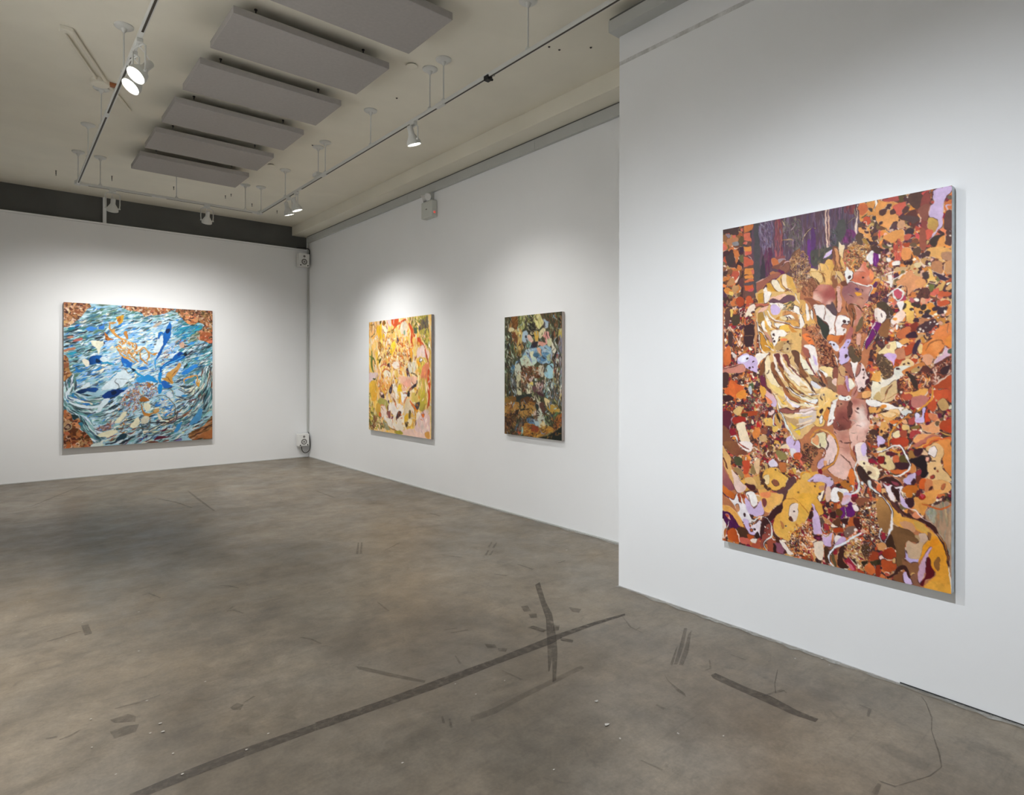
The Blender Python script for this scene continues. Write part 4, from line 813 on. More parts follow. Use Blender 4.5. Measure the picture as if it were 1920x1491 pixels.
STROKES['p3'] = '''F 4a4a38
S 34382c/5a6040/26241e/8a9468/6a4a2c/3a3a2a/7a8a70/c8d0c0 3.4 15.8 1100 80 30 .5 -59867,-19301 533,-2480 510,1796 -81863,12005
S 34382c/26241e/5a6040/7a9080/b8c8b8 4 15.8 120 80 35 -13,-3 110,-1 92,123 108,241 194,360 141,512 -9,513
P 8a5c30 6a4020 145,8 248,1 247,74 196,111 109,116 57,130 110,69
S 8a5c30/6a4020/a87840/5a3a20 2.6 15.8 80 115 12 128,7 265,-2 230,112 92,123
P 9aa070 248,1 349,2 332,70 298,107 247,113 265,59
S c0c080/a8ac68/4a4a30/8a9050 3.2 18.5 90 100 20 265,2 415,4 365,109 281,122
S c0c080/a8ac68/4a3a28/8a9050/2a2a20 2.9 15.8 110 75 30 382,-5 562,3 561,101 415,111
P cfc88a d8cc98 545,3 625,3 688,53 703,84 656,112 625,125 577,101 545,55
S d8d090/b8ac60/cfc88a 3.4 15.8 50 85 20 529,2 641,7 688,76 609,125 545,70
P 2a2a22 431,81 497,76 561,101 609,132 577,146 513,129 447,127
P 2c2c24 431,126 529,130 577,161 545,183 464,165
S d8d0a8/2a2a22/8a8a70 2.1 10.6 40 40 30 431,89 593,117 577,161 464,158
P a8b4c0 704,54 750,52 781,94 750,115 703,98
P 5a4a34 641,7 766,5 827,66 796,94 719,47
S 34382c/6a4a2c/26241e/5a6040/7a7a58/8a5a40 4 18.5 170 85 20 766,5 977,8 992,260 902,244 827,176 796,94
P b8a858 947,151 999,138 999,203 947,201
L 8a9468 2.6 812,88 811,183
P c8b070 213,119 281,106 331,139 314,176 331,223 347,277 280,291 229,244 178,227 143,187
S d8c880/b89048/8a5a30/c8b060/a87838 3.2 15.8 120 100 15 144,125 315,115 330,292 279,337 194,305 161,203
P 7a4628 144,148 213,135 246,198 212,236 161,188
P d8cca0 92,100 162,98 161,125 100,131
P a8bcc8 348,139 414,134 431,187 397,232 331,215 331,169
P 34404a 389,175 414,179 414,194 389,190
P e0b8a8 431,164 496,181 512,220 463,234 430,210
P d0a850 545,145 609,140 608,214 560,228 545,190
P d8cca0 625,148 719,114 734,151 672,186 624,200
P d89a90 e0a8a0 688,172 750,152 796,175 811,220 765,248 719,225
L c05848 2.1 734,173 726,210
P 342c34 496,234 576,225 592,259 544,281 496,272
P 2c3a50 463,264 512,257 528,280 479,283
P 7a9a88 414,210 496,227 479,272 414,263
P 8ab0c4 9cbccc 364,300 479,279 592,274 687,254 765,255 826,300 857,352 795,396 702,402 576,386 462,370 330,338
S 8ab0cc/a8c4d4/7aa0bc/b8c8d0/5a84a8 5.3 21.1 110 40 40 .5 347,300 592,267 780,256 857,352 718,402 527,371
P e0b090 592,274 656,283 663,313 655,342 624,319
P d89c88 624,222 703,232 750,247 687,261 608,244
P b8ccb8 d0d0b4 296,353 397,331 446,362 495,401 446,431 363,423 296,392
P c0d4c4 462,363 544,341 592,387 543,416 478,408
P 4a7088 528,326 608,312 608,349 544,348
P 5a84a8 608,342 703,350 749,373 655,380
P a8b898 749,344 811,330 811,374 765,373
L 8a94c0 3.4 446,317 479,363 511,401
P d8d8b4 479,302 528,310 511,356 479,348
P 2a2418 749,410 811,399 795,425 757,432
D 4a3a20 2.6 421,397
S 4a7aa0/6a9ab8/3a5a80/8ab0c8 4 18.5 60 115 15 124,414 262,368 296,384 193,446 141,512 106,512
P c8ccb8 193,414 279,399 312,454 295,512 210,512
P 4a3428 312,423 380,408 379,461 312,454
S 7a4628/5a3018/8a5a38/d8c8b0/6a3a20 3.2 15.8 130 20 40 1 329,438 495,424 639,439 639,510 312,511
P c8c0a8 623,424 702,417 718,477 671,510 623,484
P 3a2c24 718,440 741,455 733,477 702,469
P 9cc8d4 a8d0d8 733,432 841,403 872,462 856,510 733,510
S 6a3a3a/8a4a48/d8b070/c8d0c8/4a4438 4 18.5 80 90 15 842,330 962,317 1006,509 872,510 857,403
S 7a7888/8a8898/6a6a70 4 21.1 40 88 6 947,223 1006,217 1006,509 962,509
P 2c2c2c 857,323 917,302 902,360 857,374
P d8d4c0 811,227 857,250 902,302 872,330 842,301
P c8c8a0 750,218 827,205 826,249 796,271
S 34382c/26241e/6a4a2c/3a2a1c/7a6a48/5a6040 4 21.1 160 88 12 -9,499 244,499 226,670 121,696 -12,722
S 8aa0a8/b8c4c0/3a4a50/5a6a60 3.2 18.5 60 85 15 106,499 244,499 243,654 157,632
P c8c4a0 227,499 312,499 277,584 328,614 311,661 243,654 226,577
S 6a3a22/8a5a3c/c8a880/4a2818/d8d0b8 3.4 18.5 90 80 30 295,499 494,498 445,575 361,637 311,591
P d8d4b4 445,559 494,589 494,628 444,659 395,637 412,598
S 2c2820/d8d4b4/6a4a30 2.1 9.2 50 40 60 362,575 494,559 493,635 411,652
P e0cc70 461,559 527,544 526,574 494,574
P ccaca4 445,529 527,513 494,551
P c8a8a0 591,588 639,558 702,565 686,610 638,648 591,626
S c4a49c/d8c4b4/6a4a4c/8a6a6c 3.2 15.8 60 100 20 575,558 733,535 701,640 606,649
P 4a2c34 542,604 591,626 701,647 701,669 606,649
P 6a4a4c 510,589 575,589 574,626 526,627
S 9cc8d4/c8dcd4/5a7a80/d8e0d8/34403c 2.6 13.2 90 95 15 717,572 856,498 871,666 733,661
S 4a4a48/8a9898/c0b070/d8d4c0/3a3428/6a5a50 3.4 18.5 110 90 15 856,498 1006,497 1006,715 871,681
P 2e3430 226,678 361,653 493,650 493,688 361,691 242,717
P 8a6a30 7a5228 -2,706 69,681 191,671 225,702 121,735 50,761 -3,770
P 5a3a20 311,692 428,674 542,688 526,733 411,744 310,723
P a87c3c b08444 -3,770 139,727 276,724 276,771 190,804 85,839 -4,834
S a87c3c/b88c4c/8a6030/c89458/986a34 4.5 21.1 150 -25 15 -3,754 242,717 558,718 558,801 360,853 190,851 102,854 -4,842
P b08444 327,738 525,741 541,794 427,836 343,846 276,810 327,777
L 2c2820 5.3 293,724 293,778 344,777 377,752 344,738
P 4a3020 3a2a1c -4,866 85,823 173,813 225,788 276,778 241,834 190,859 102,942 -5,994
S 4a3020/3a2a1c/6a4a2c/8a6038/2a2018 4 15.8 150 60 40 -4,850 190,812 224,890 240,983 -5,994
P c0b4a0 c8c0a8 590,702 654,708 685,760 638,791 606,777 590,739
P c8ccb8 b8beb0 606,769 654,760 701,812 732,855 716,893 653,919 605,868 590,823
P d8c898 637,889 716,863 724,916 669,933
P 5a3c34 638,723 701,707 732,766 748,810 701,804 669,775
P d8c490 717,677 810,690 810,727 764,743 732,721
L d8d8b8 5.3 510,673 542,688 558,657
L c8c8a8 4 574,672 606,694 590,717
P 2a3430 574,717 622,739 606,769 574,747
P c8b0a0 541,794 590,770 574,823 541,832
P 2c3430 492,834 574,816 590,838 525,848
P 4a6c90 6a8cac 426,851 492,841 557,862 541,893 476,888 426,874
P a8bcc0 525,855 590,845 621,890 573,899
P 3a4450 794,809 856,807 840,837 794,831
L 6a7a90 3.4 795,720 825,704 825,734
P b08c3c c09a48 764,743 856,725 931,724 961,774 856,799 794,779
P 5a7044 871,791 946,782 931,819 871,843
P a0602c 8a4a24 886,835 946,811 999,787 998,889 931,929 871,939 886,879
S a0602c/8a4a24/c0783c/5a3420 3.2 15.8 60 110 20 871,828 999,795 998,904 886,931
P 3a2820 886,894 916,878 901,908
S 2a3428/5a7044/8a9a68/3a3428 3.4 13.2 60 60 40 732,818 871,828 871,902 748,885
P a87434 b0803c 343,901 426,882 541,893 605,921 685,940 794,898 886,923 794,972 637,995 442,997 325,979
S b8843c/a06a2c/c89848/8a5a2c 4.5 18.5 130 -10 20 343,893 605,905 855,910 794,972 442,997
P 8a4024 492,902 605,905 621,943 508,955
S 4a3428/8a5a3c/5a6a78/b86a40/3a3a48 3.4 18.5 80 120 15 206,929 360,846 376,899 308,988 223,992
D b85a3c 4 274,974
P 8ac0c0 309,949 343,916 342,970 308,995
L 8a8a90 3.4 653,934 685,962 732,953
L 6a6a48 2.6 621,996 763,966 901,923 998,882
P 20261f 637,999 794,965 916,922 998,889 998,1006 763,1004
S 34382c/26241e/5a6040/6a4a2c/8fb4c8/d4ccac 2.1 11.9 420 80 45 1 5,23 997,14 997,768 -3,796
S 34382c/26241e/6a4a2c/8a6034/b08444 2.4 11.9 160 -15 30 1 -3,796 997,768 997,985 -5,989'''
STROKES['p4'] = '''F b4704a
M c9743c/c9743c/d8883f/b98557/b8503a/7a4630/4a2c28/4a2c28/55303a/8f5a3c 5.7 2070 1.2 -13,-11 191,-10 196,296 245,459 -15,477
M d8883f/c9743c/c79a63/d06a55/b8503a/d8883f/7a4630/55303a 8.4 1609 1.2 635,-5 1008,-3 1010,379 722,373 636,255
M d8883f/c9743c/c79a63/55303a/55303a/7a4630/6b5a38 6.4 598 1.3 646,11 841,1 842,212 721,203 646,97
M b8503a/c9743c/a9441f/7a4630/4a2c28/55303a/8e1a30/c79a63/8f5a3c 5.7 2070 1.3 -15,442 245,443 351,663 401,769 245,782 -15,701
M a9441f/b8503a/c9743c/7a4630/4a2c28/a9441f/d8883f/c79a63 7.7 1150 1.3 722,373 1009,353 1011,627 722,642
M 4a2c28/7a4630/a9441f/c9743c/8e1a30/c79a63/6b5a38/8f5a3c 4.9 2070 1.3 701,558 1010,548 1012,796 764,823 680,717
M 7a4630/a9441f/8e1a30/4a2c28/c9743c/c79a63/b8503a 4.9 1839 1.3 351,837 723,742 845,870 825,997 350,1011
M a9441f/c9743c/7a4630/4a2c28/8e1a30 5.7 690 1.3 14,922 351,900 401,1003 14,1000
M c9743c/c79a63/8f5a3c/d06a55/d3a04c/7a4630 6.4 1150 1.3 75,695 401,676 451,857 133,859
M 3a2022/4a2c28/55303a/7a4630/8e1a30/ead9bd/d9a48c/d8883f/c79a63/a9441f 2.9 700 1.4 635,24 990,8 992,379 722,373
M 3a2022/4a2c28/55303a/7a4630/8e1a30/ead9bd/d9a48c/d8883f/c79a63/a9441f 2.9 800 1.4 2,67 169,49 204,459 1,459
M 3a2022/4a2c28/55303a/7a4630/8e1a30/ead9bd/d9a48c/d8883f/c79a63/a9441f 2.9 900 1.4 1,459 245,459 351,663 401,769 0,734
M 3a2022/4a2c28/55303a/7a4630/8e1a30/ead9bd/d9a48c/d8883f/c79a63/a9441f 2.9 900 1.4 722,373 992,379 994,798 764,823 680,674
M 3a2022/4a2c28/55303a/7a4630/8e1a30/ead9bd/d9a48c/d8883f/c79a63/a9441f 2.9 500 1.4 351,837 723,771 825,955 350,1011
Q 5e3a34 -1,0 116,-1 118,226 -1,220
M c9743c/c9743c/b98557/4a2c28/4a2c28/55303a/7a4630/b8503a/8f5a3c/6b5a38 9.1 420 1.3 -1,0 116,-2 118,226 -1,220
P 4a3430 3,1 72,1 89,22 60,25 30,12 12,17
P 8a7a82 15,19 39,18 48,26 30,29
P b87a52 30,32 78,31 89,42 60,56 24,49
P 8a8688 54,47 86,47 89,59 66,58
P d06a55 101,8 119,8 119,18 104,17
P d06a55 54,25 75,25 75,32 60,32
P d06a55 -1,47 15,50 24,66 2,67
P 3a2438 95,67 116,68 118,81 101,81
P c9743c 60,76 89,75 95,93 71,94
Q 6a463c 116,-1 170,1 175,229 115,226
Q c9743c 119,1 170,2 170,19 119,23
P 3e3a3c 150,21 170,22 173,45 156,42
Q d06a4e 116,24 153,25 156,42 170,47 170,56 118,45
P d06a55 116,51 136,51 133,61 116,58
P 4a4244 113,59 136,60 136,68 116,66
P 4a4244 153,58 170,58 170,71 156,68
Q d8893f 118,66 170,70 170,83 121,82
Q d0604c 121,82 170,83 164,92 127,95
P 6a4048 139,96 170,93 173,114 150,111
L ead9bd 1 144,97 156,104 161,113
Q c85c40 118,98 141,103 164,112 173,126 118,131
Q d8883f 124,135 178,138 178,156 118,155
Q d06a55 158,143 178,141 178,156 164,156
Q d8883f 118,158 164,156 175,169 124,168
Q cf6a40 118,173 164,169 175,175 164,183 124,180
L ead9bd 1.1 133,171 170,170
Q 5a4a4c 118,180 175,178 175,188 118,186
Q c8562c 121,188 170,188 167,208 124,203
P c04a50 141,204 170,199 167,209 147,210
P d8883f 5,193 35,189 59,204 62,213 23,209
P e6bd62 38,200 62,206 59,216 38,210
P 5a4350 5c4149 172,-1 402,-1 655,-1 653,89 618,117 568,124 527,156 470,185 401,188 273,155 191,182
S 6b5668/5a4056/4f3a48/7a6676/62485c/5a4450 4.5 45.4 500 90 6 202,1 402,-1 646,0 648,83 545,116 451,169 246,105 202,134
Q 4b4648 172,-1 202,-1 202,134 213,167 185,230 174,230
S 7a6a80/8a7a90/665872/5a4a62 2.3 15.9 260 80 20 201,2 269,4 264,75 225,104 201,53
S 8a4a50/7a4048/9a5654/6a3a48 4.5 34 70 90 4 280,6 317,6 317,112 280,109
S 63304c/5a2848/6a3a50 4.5 28.4 60 90 4 231,88 274,92 263,172 214,171
P 3a3038 203,171 220,103 231,169
S 5c5450/6a6258/4e4644/786c60 2.3 18.1 200 80 30 322,5 401,11 401,119 338,82
L b08a5a 2.3 314,67 343,65 368,71
L c4a06c 2.3 314,7 327,21
L 9a8090 1.7 358,40 368,34 384,21
L 8a7a6a 1.7 322,40 327,50
L 6a4a3a 3.4 353,131 368,110 394,100
P 8a5a40 356,128 373,111 401,98 401,135 368,151
S 5f4a5c/6a5a6a/54404e 4.5 45.4 120 90 3 523,1 650,3 645,97 537,96
S 7a3a40/6a3440/8a4a44 3.4 25 40 95 5 601,2 645,2 636,24 601,20
S 643058/703464/583050 4.5 22.7 70 60 20 596,66 645,77 628,99 592,98
P 4e4c48 569,40 601,40 601,78 578,97 560,95
S 4e4a4c/3e3c40/5a545c 3.4 15.9 60 70 20 537,60 569,66 560,104 537,99
L 8a7e70 2.3 645,35 628,40 610,49
L 8a7a62 2.7 643,13 641,25 645,34
L d9b9a4 4.5 516,-1 518,40 523,85 525,107 532,107
L c9a08a 3.4 527,1 532,41 532,71 532,101
L 5a3038 1.4 523,3 525,56 530,104
L e3c8b6 3.6 652,3 650,31 647,69 648,88
L c8b090 2.9 412,76 426,60 446,47 475,46
P 5a3466 451,48 468,52 473,111 466,156 444,154 451,93
P 66307a 434,83 449,81 449,139 439,135
S 4a4444/3c3a38/56504a 5.7 20.4 60 90 10 470,98 523,103 551,115 546,132 509,150 470,150
S 9a6a40/b08450/6a4a34/d0a070/c8925a/54382c/e0c090 1.8 13.6 520 60 60 1.2 348,130 401,104 441,123 453,185 429,214 379,219 358,178
P c06a3c 264,119 296,120 301,142 274,143
P 8a4a48 285,114 327,114 322,125 296,124
P 9a8488 298,121 332,123 327,132 306,135
P 7a4a3c 263,143 301,133 322,125 348,134 353,156 322,166 296,152
P 8a5846 306,140 343,136 348,152 322,163 306,155
L d8a8a0 2.8 311,142 332,132 356,131
P 66224e 296,152 327,160 322,182 290,177 301,165
P 9a5a48 187,184 247,170 296,159 306,168 263,181 220,198 192,216
L dca894 2.3 184,184 220,175 258,166
P 5a2844 220,204 258,181 296,174 317,185 285,183 253,193 231,205
P d3a45a 192,230 203,206 236,202 258,182 285,179 322,166 343,171 363,182 379,205 394,237 401,259 263,252
P ead9bd 261,184 282,179 296,188 311,207 327,217 306,219 280,211 266,197
P c8912f 236,192 253,187 263,200 295,218 269,220 247,206
P ead0b0 317,172 332,167 337,183 340,205 358,213 337,215 317,194
P d3a04c 343,180 363,180 373,201 384,217 358,207
P f0e4d6 223,208 236,199 247,219 263,234 231,232
P f0e4d6 242,219 274,220 301,220 269,230
L 7a4a2c 2 258,184 269,201 295,218 327,220
L 7a4a2c 1.8 309,178 317,198 337,212 363,216
P f0dcc8 343,215 363,219 381,231 384,241 368,229
L 9a6030 2.7 327,220 348,215 368,226 381,239
P e8b8a0 274,224 322,220 353,228 337,238 274,235
P e0864a 327,224 363,226 376,236 348,234
P 6a4a50 337,234 368,231 376,240 332,238
P d8ac6a 192,214 379,225 401,242 401,413 274,402 252,399 219,402 197,362 186,312 175,279 192,247
Q c8922f 195,218 220,216 222,245 195,247
P f0e4d6 223,216 263,218 258,231 242,246 231,249
P e6b49a 253,237 306,227 332,226 337,239 306,243
P 6a4650 247,243 274,238 306,243 337,232 373,234 373,250 332,251 295,252 258,249
L e8d8c8 2.8 379,228 386,244 401,261
P f0e4d6 253,250 285,250 322,254 332,264 306,272 274,264
P f2dcc8 129,274 152,252 175,249 181,269 164,272 141,281
P c06850 181,250 209,248 247,250 247,256 214,260 186,257
L 7a4a30 3.4 181,263 198,257 225,258
P e0b09a 192,276 214,261 242,256 247,261 220,274
P cdb4d8 258,260 274,254 290,258 306,272 295,287 274,286 261,276
S 4a4a30/5a5a38/3a3a28/6a6a48 2.3 11.3 60 -30 15 306,269 343,251 373,253 368,272 327,276
P f0e4d6 337,276 373,275 401,282 394,291 373,284
P f0e4d6 368,265 401,270 401,292 384,288
P c88a54 317,282 353,277 384,288 396,307 394,326 363,315 332,295
P e4cc9c 306,294 332,289 368,294 378,303 353,306 322,304
P f0e4d6 327,289 358,290 373,300 348,299
P c8892f 285,297 303,291 301,300 290,302
P dca050 332,305 368,306 389,310 394,323 358,318
P a8803c 195,280 225,278 228,298 214,307 197,306
L f0e4d6 3.4 225,275 231,291 247,311 266,325
P f0e4d6 209,307 225,301 231,317 247,331 236,337 214,323
P d8a24a 225,301 242,311 252,331 247,337 233,324
P f0e4d6 236,285 252,299 263,315 258,325 242,308
L f0e4d6 4.5 242,272 263,292 301,307 343,315 368,325 401,329
L 8a4a34 2.3 252,295 279,304 311,310 348,318 373,328 401,332
P f0e4d6 274,312 306,313 332,317 322,327 290,326
P e0b24e 306,320 348,318 353,334 327,335 301,329
P d08a3a 343,318 373,331 389,341 363,340
L 9a5a30 2.7 263,318 285,329 316,336 353,340
P f0e4d6 263,334 306,332 337,340 332,352 301,355 285,380 269,376 263,357
L f0e4d6 4.5 186,293 197,326 220,343 252,379
P c88a2f 197,336 214,339 236,363 258,389 241,395 219,392 203,365
P e0aa3e 236,347 258,357 274,380 269,389 247,373
L f0e4d6 3.9 192,322 203,365 214,392 230,400
L 8a5a38 2.3 197,316 220,333 247,360 271,386
L e8d8d0 2.7 231,376 252,383 274,393
P c8907a 225,337 247,344 269,367 252,363
L c0885a 6.8 181,276 183,312 181,362 180,404
P e8824a 306,364 322,358 343,360 327,368
P b8905a 285,377 306,368 348,365 363,362 361,388 348,403 316,403 285,396
P c9a878 322,377 348,372 358,388 348,400 322,393
L ead9bd 1.6 285,393 316,401 348,406 361,394
D 3a2022 2 274,344 303,355 277,365 345,367 343,390 301,364 200,411
D 3a2022 1.4 269,357 327,373 298,366 290,396
P f0e4d6 186,400 230,402 252,399 241,408 219,418 203,428 189,454 180,427
P cdb4d8 82,420 100,407 129,400 169,408 189,421 189,459 135,447 88,434
P e0dcec 88,413 118,405 152,407 135,427 94,427
D 3a2022 2.3 138,414 169,426 169,441 149,444
P c88270 1,445 112,434 117,459 1,459
L 5a2c28 1.6 -2,449 76,439 112,434 123,444
P e6bd62 41,261 56,260 59,281 47,285 41,277
L b06038 3.4 23,303 59,335 88,370 106,390
P 4a3a28 53,284 95,279 94,303 59,311
P 5a3a34 17,262 41,256 38,307 17,317
P 4a302c 35,331 53,332 59,359 41,376 32,358
P a9441f 77,224 112,226 115,250 83,248
P 3a2022 126,317 172,315 169,368 129,374
P 3a2022 123,344 169,342 164,365 129,377
L c79a63 1.7 126,345 166,345
P c4542a 130,224 153,222 169,243 135,244
P c85a38 127,257 135,251 124,310 169,295 135,311
P ead9bd 127,287 135,271 158,275 135,284
L a86844 5.1 2,230 4,306 4,392 1,444
L 6a2c24 1.8 121,210 118,293 121,377
P cf6a34 10,389 41,376 47,427 10,433
P d9c8c0 53,396 76,403 73,413 59,410
P 4c4842 456,109 518,109 551,106 574,96 583,109 560,125 537,134 509,144 485,151 461,155 451,136
S 5a5648/3f3c36/6a5a50 3.4 18.1 40 110 15 461,110 546,108 546,129 475,150
P cdb4d8 504,139 518,124 542,117 558,113 555,124 532,131
P 7a4a38 551,106 569,111 583,136 574,155 555,142 546,123
P c98a5a 555,112 569,120 578,138 583,162 569,179 555,163 560,136
P ecd9b8 dcb070 574,96 587,104 599,108 596,128 592,145 592,160 601,175 588,171 578,150 578,126
P d8a860 578,138 592,145 597,166 601,175 606,187 588,183 578,162
L 7a4c2c 2.7 569,111 578,138 578,156 588,177 601,194
P e0b46e d8a24e 485,151 513,151 523,142 542,141 551,154 560,169 560,191 485,186
L 8a5a34 2.5 485,148 494,170 509,188
L a06a38 1.8 518,154 528,170 523,189
L 7a4a34 3.4 551,139 560,157 555,175 565,192
P e8c488 451,161 475,166 494,187 451,184
S 9a6238/c08a4c/6a3a28/b87a44/e0b070 2.3 11.3 60 80 25 560,157 587,159 601,194 560,191
S 8a5a38/b88850/5a3a2c/c49a64/6a4430/a4682e/d8b078 2.5 11.3 520 50 50 1.2 610,112 637,100 663,93 689,108 706,121 719,139 710,155 689,165 663,174 628,174 601,161 601,134
P 5a4438 645,86 663,82 676,92 672,114 654,110
P a07838 671,97 689,102 697,114 680,112
D c85a4a 2.3 614,127 601,158 619,150
P e8e0da 693,142 710,132 719,139 714,170 697,163 689,153
P 6b1a70 714,141 735,143 735,174 719,173
L b06ab0 1.1 723,145 725,171
P ece0d8 735,140 742,144 742,155 735,154
S 8a6a48/5a4030/6a5a40 3.4 13.6 50 50 20 689,159 714,173 742,183 742,204 719,198 693,177
P e6c4b4 c86a50 646,182 663,171 680,161 689,165 685,176 702,186 710,202 632,197
A d8886a 9.1 .8 654,194
P e2ddd6 606,170 619,177 628,192 632,197 606,195
P e0845a 702,180 719,193 721,203 706,202
P 3a2022 670,185 676,187 674,189
P 4a3028 706,123 727,123 741,132 742,144 719,139
L e8dcd0 1.8 729,120 737,126 741,124
P cf5050 735,84 741,82 741,107 737,98
P d8924c 658,9 680,3 714,2 741,3 741,37 697,46 663,50
P c86a40 658,4 688,5 697,23 671,34 658,27
P c85434 680,41 697,40 706,55 693,62 676,55
L e8cfb8 1.8 691,38 701,40 714,39
L e8cfb8 1.8 676,55 686,53 689,62 704,63
P dd9a58 658,64 689,70 706,84 718,105 706,109 680,89 658,79
P 4a3c34 697,17 714,22 710,30 697,24
P 6b5a3a 671,37 693,31 689,36 671,43
P 3c3a3e 714,42 731,44 735,51 718,51
P 533430 671,66 689,70 684,76 671,71
P 53332f 680,78 695,77 697,84 684,84
L 4a3430 3.9 727,57 723,74 718,85 710,95
P 4a3834 714,96 731,98 723,105 714,104
P 5a4038 656,55 674,57 671,66 654,64
P f0e4d6 722,3 731,1 727,26 722,29
P b04a44 729,18 741,17 741,28 729,27
P c89a5a 451,169 569,178 601,206 556,212 485,211 461,191
P e3bd80 451,175 490,172 504,194 494,205 475,198
P daa862 509,173 546,176 544,205 518,207
L 8a5628 2.3 490,172 504,182 513,203
L a8703a 2.3 546,176 542,196 551,215
P 8a5638 546,188 565,192 569,219 546,221
P d7b070 565,177 588,182 592,203 574,199
L 7a4a28 2.7 560,180 574,196 592,209
S 8a5a40/6a3c28/9a6848/7a4834 2.3 18.1 130 75 30 412,197 485,192 490,226 466,240 416,234
P bf7a68 9a4a44 461,237 475,216 509,209 542,217 556,230 560,248 546,265 514,267 485,256 461,249
A 93453f 13.6 .8 523,237
A e8c8b4 9.1 .7 470,243 485,253 532,265
A d09a86 10.2 .5 509,215
P 8a5038 421,244 451,245 480,259 509,266 485,268 461,276 441,257
P d8a45c 401,249 426,253 441,275 475,307 485,323 451,325 411,327 401,289
P f0e4d6 429,262 439,269 446,303 431,306
L b87a40 3.4 441,260 461,289 480,320
P f0e4d6 401,289 416,305 421,321 401,329
P f0e4d6 451,276 461,285 461,307 451,300
P e6dad2 466,267 490,266 514,270 537,286 569,298 560,314 556,340 570,353 537,352 528,324 499,308 475,292
P e4d8d2 560,305 592,300 624,316 601,333 606,345 592,356 565,353 560,332
P 574246 518,270 537,268 546,262 565,284 567,299 546,292
P f0e8e0 579,305 601,303 621,315 601,324 583,318
P b07058 592,324 610,327 601,339 585,332
D 3a2022 2.5 597,318 595,342 619,199
D 3a2022 1.6 597,352 615,319
P 34362c 478,295 509,315 530,328 535,343 523,363 504,357 490,329
L 7a4630 1.8 516,270 516,291 509,309
L 8a4a30 2.3 592,277 579,288 565,305 558,331 565,359
L a07a50 1.6 546,250 556,269 574,282 579,294 610,298
P d8823f c86a30 532,352 570,356 597,356 579,374 546,370 523,366
P 9a4420 583,359 601,354 592,371 574,380
P e2ddd6 601,180 632,182 635,197 623,208 615,216 606,201
D 3a2022 2.7 619,197
P c0664a 637,186 676,186 693,195 710,202 719,214 698,221 667,222 637,212
A e0a088 6.8 .7 646,186 697,204
P e88a50 702,193 719,200 719,209 706,208
D 3a2022 2.3 674,203
P 9a625c b47868 592,223 615,213 637,212 667,224 710,231 698,253 685,272 672,289 637,273 610,269 588,244
A 84505a 15.9 .6 615,231
A c8906e 10.2 .7 663,268
A c89a92 9.1 .6 693,238
L e8e2da 2.9 610,214 632,210 659,219 689,225 708,225 712,234 702,248 698,253
P e8a030 639,242 659,242 670,249 654,251
P 5c3a68 641,228 663,231 650,236
P 5a2050 715,225 727,216 733,224 727,232 715,231
P cf9a8a 565,225 578,220 581,243 585,267 583,288 569,290 567,257
P bc7a66 646,270 672,280 674,301 663,318 641,334 637,305
L 6a3c1c 3.4 565,231 563,260 565,278
P 8a5030 615,275 632,270 646,288 646,314 633,311 619,298
L 5a3418 2.7 624,272 646,273 663,283 674,295
L 4a2c1a 3.4 630,284 637,305 633,334 633,366
L 5a3418 1.8 606,262 606,280 619,304 624,328
P 6a3c28 583,208 606,207 610,219 592,220
P a8605a 601,368 624,334 637,343 628,369 619,377
S 5a2c20/7a3a28/a86a3c/d09a5a/8a3a28/3a2020/c88a50 2.3 10.2 420 60 50 1 676,281 706,256 727,260 736,289 706,325 681,359 646,387 637,401 628,372 659,335
S d8a868/e0b87c/b8783c 1.1 11.3 60 60 40 1 676,281 706,256 727,260 736,289 706,325 681,359 646,387 659,335
P 6a5438 663,312 676,309 672,335 646,349 655,326
P e6cfc0 723,289 742,292 742,326 727,320 719,305
P 6b1764 719,325 742,329 742,346 723,360 706,379 689,396 685,382 702,353
L e8dcd0 2.3 721,327 706,348 689,370 672,399
L e0d0c0 1.6 740,343 723,368 696,391
P cf9a86 650,358 668,355 663,393 650,398
P b9a6cf 601,377 610,368 624,369 624,381 610,392 606,416 579,415 583,392
P d9d4e0 528,373 551,373 570,382 579,394 565,399 542,385
D 3a2022 1.8 615,377 537,379 553,382 599,389
S 3a2020/6a3424/8a4a30/b8784a/4a2820/d0a070 2.3 9.1 330 40 50 1 411,324 485,320 499,351 523,379 514,415 490,399 451,349
L d8c8b0 1.7 490,341 509,360 523,371
P e0783c 411,352 436,346 466,374 451,380
P dd9550 731,7 813,21 801,58 772,80 731,61
P e09a58 748,46 793,43 813,65 777,83 752,66
P de9650 785,92 829,91 833,119 793,121 752,103
P b05048 754,2 816,2 809,12 764,10
P d0604c 793,24 832,20 840,35 817,54 793,37
P 5a4a28 814,2 828,1 832,18 816,18
P 57392f 852,1 898,-1 890,41 871,39 848,22
P d0504a 894,4 920,2 917,12 898,13
P 8a4038 898,13 924,11 921,98 898,96 890,44
P 8a5040 887,41 924,37 921,74 894,71
P cdb4d8 c9b0cc 931,17 939,3 997,1 997,15 983,26 972,43 968,77 968,98 950,107 936,121 925,128 939,108 954,94 943,80 922,67 924,45 939,31
P c9a24e b8894a 921,72 939,74 954,83 950,99 936,108 917,93
P 5c3028 852,47 875,46 883,62 890,74 875,85 864,95 856,75 825,63 813,56 836,55
P 523a38 813,56 844,55 887,68 868,79 856,72 832,66
P cf9a72 807,72 817,65 832,67 836,81 821,88 809,84
P 56393a 781,78 793,68 809,67 801,80 781,85
P 3e2a30 835,96 852,88 868,95 864,106 837,104
P c05a44 833,105 860,105 852,118 837,119
P d0504e 875,104 887,107 887,119 875,115
P cf5a44 898,107 921,98 936,108 928,123 906,124
P 96503c 891,95 909,100 910,151 891,141
P 3c2c24 923,133 939,119 965,115 976,117 961,127 947,133 951,147 936,143
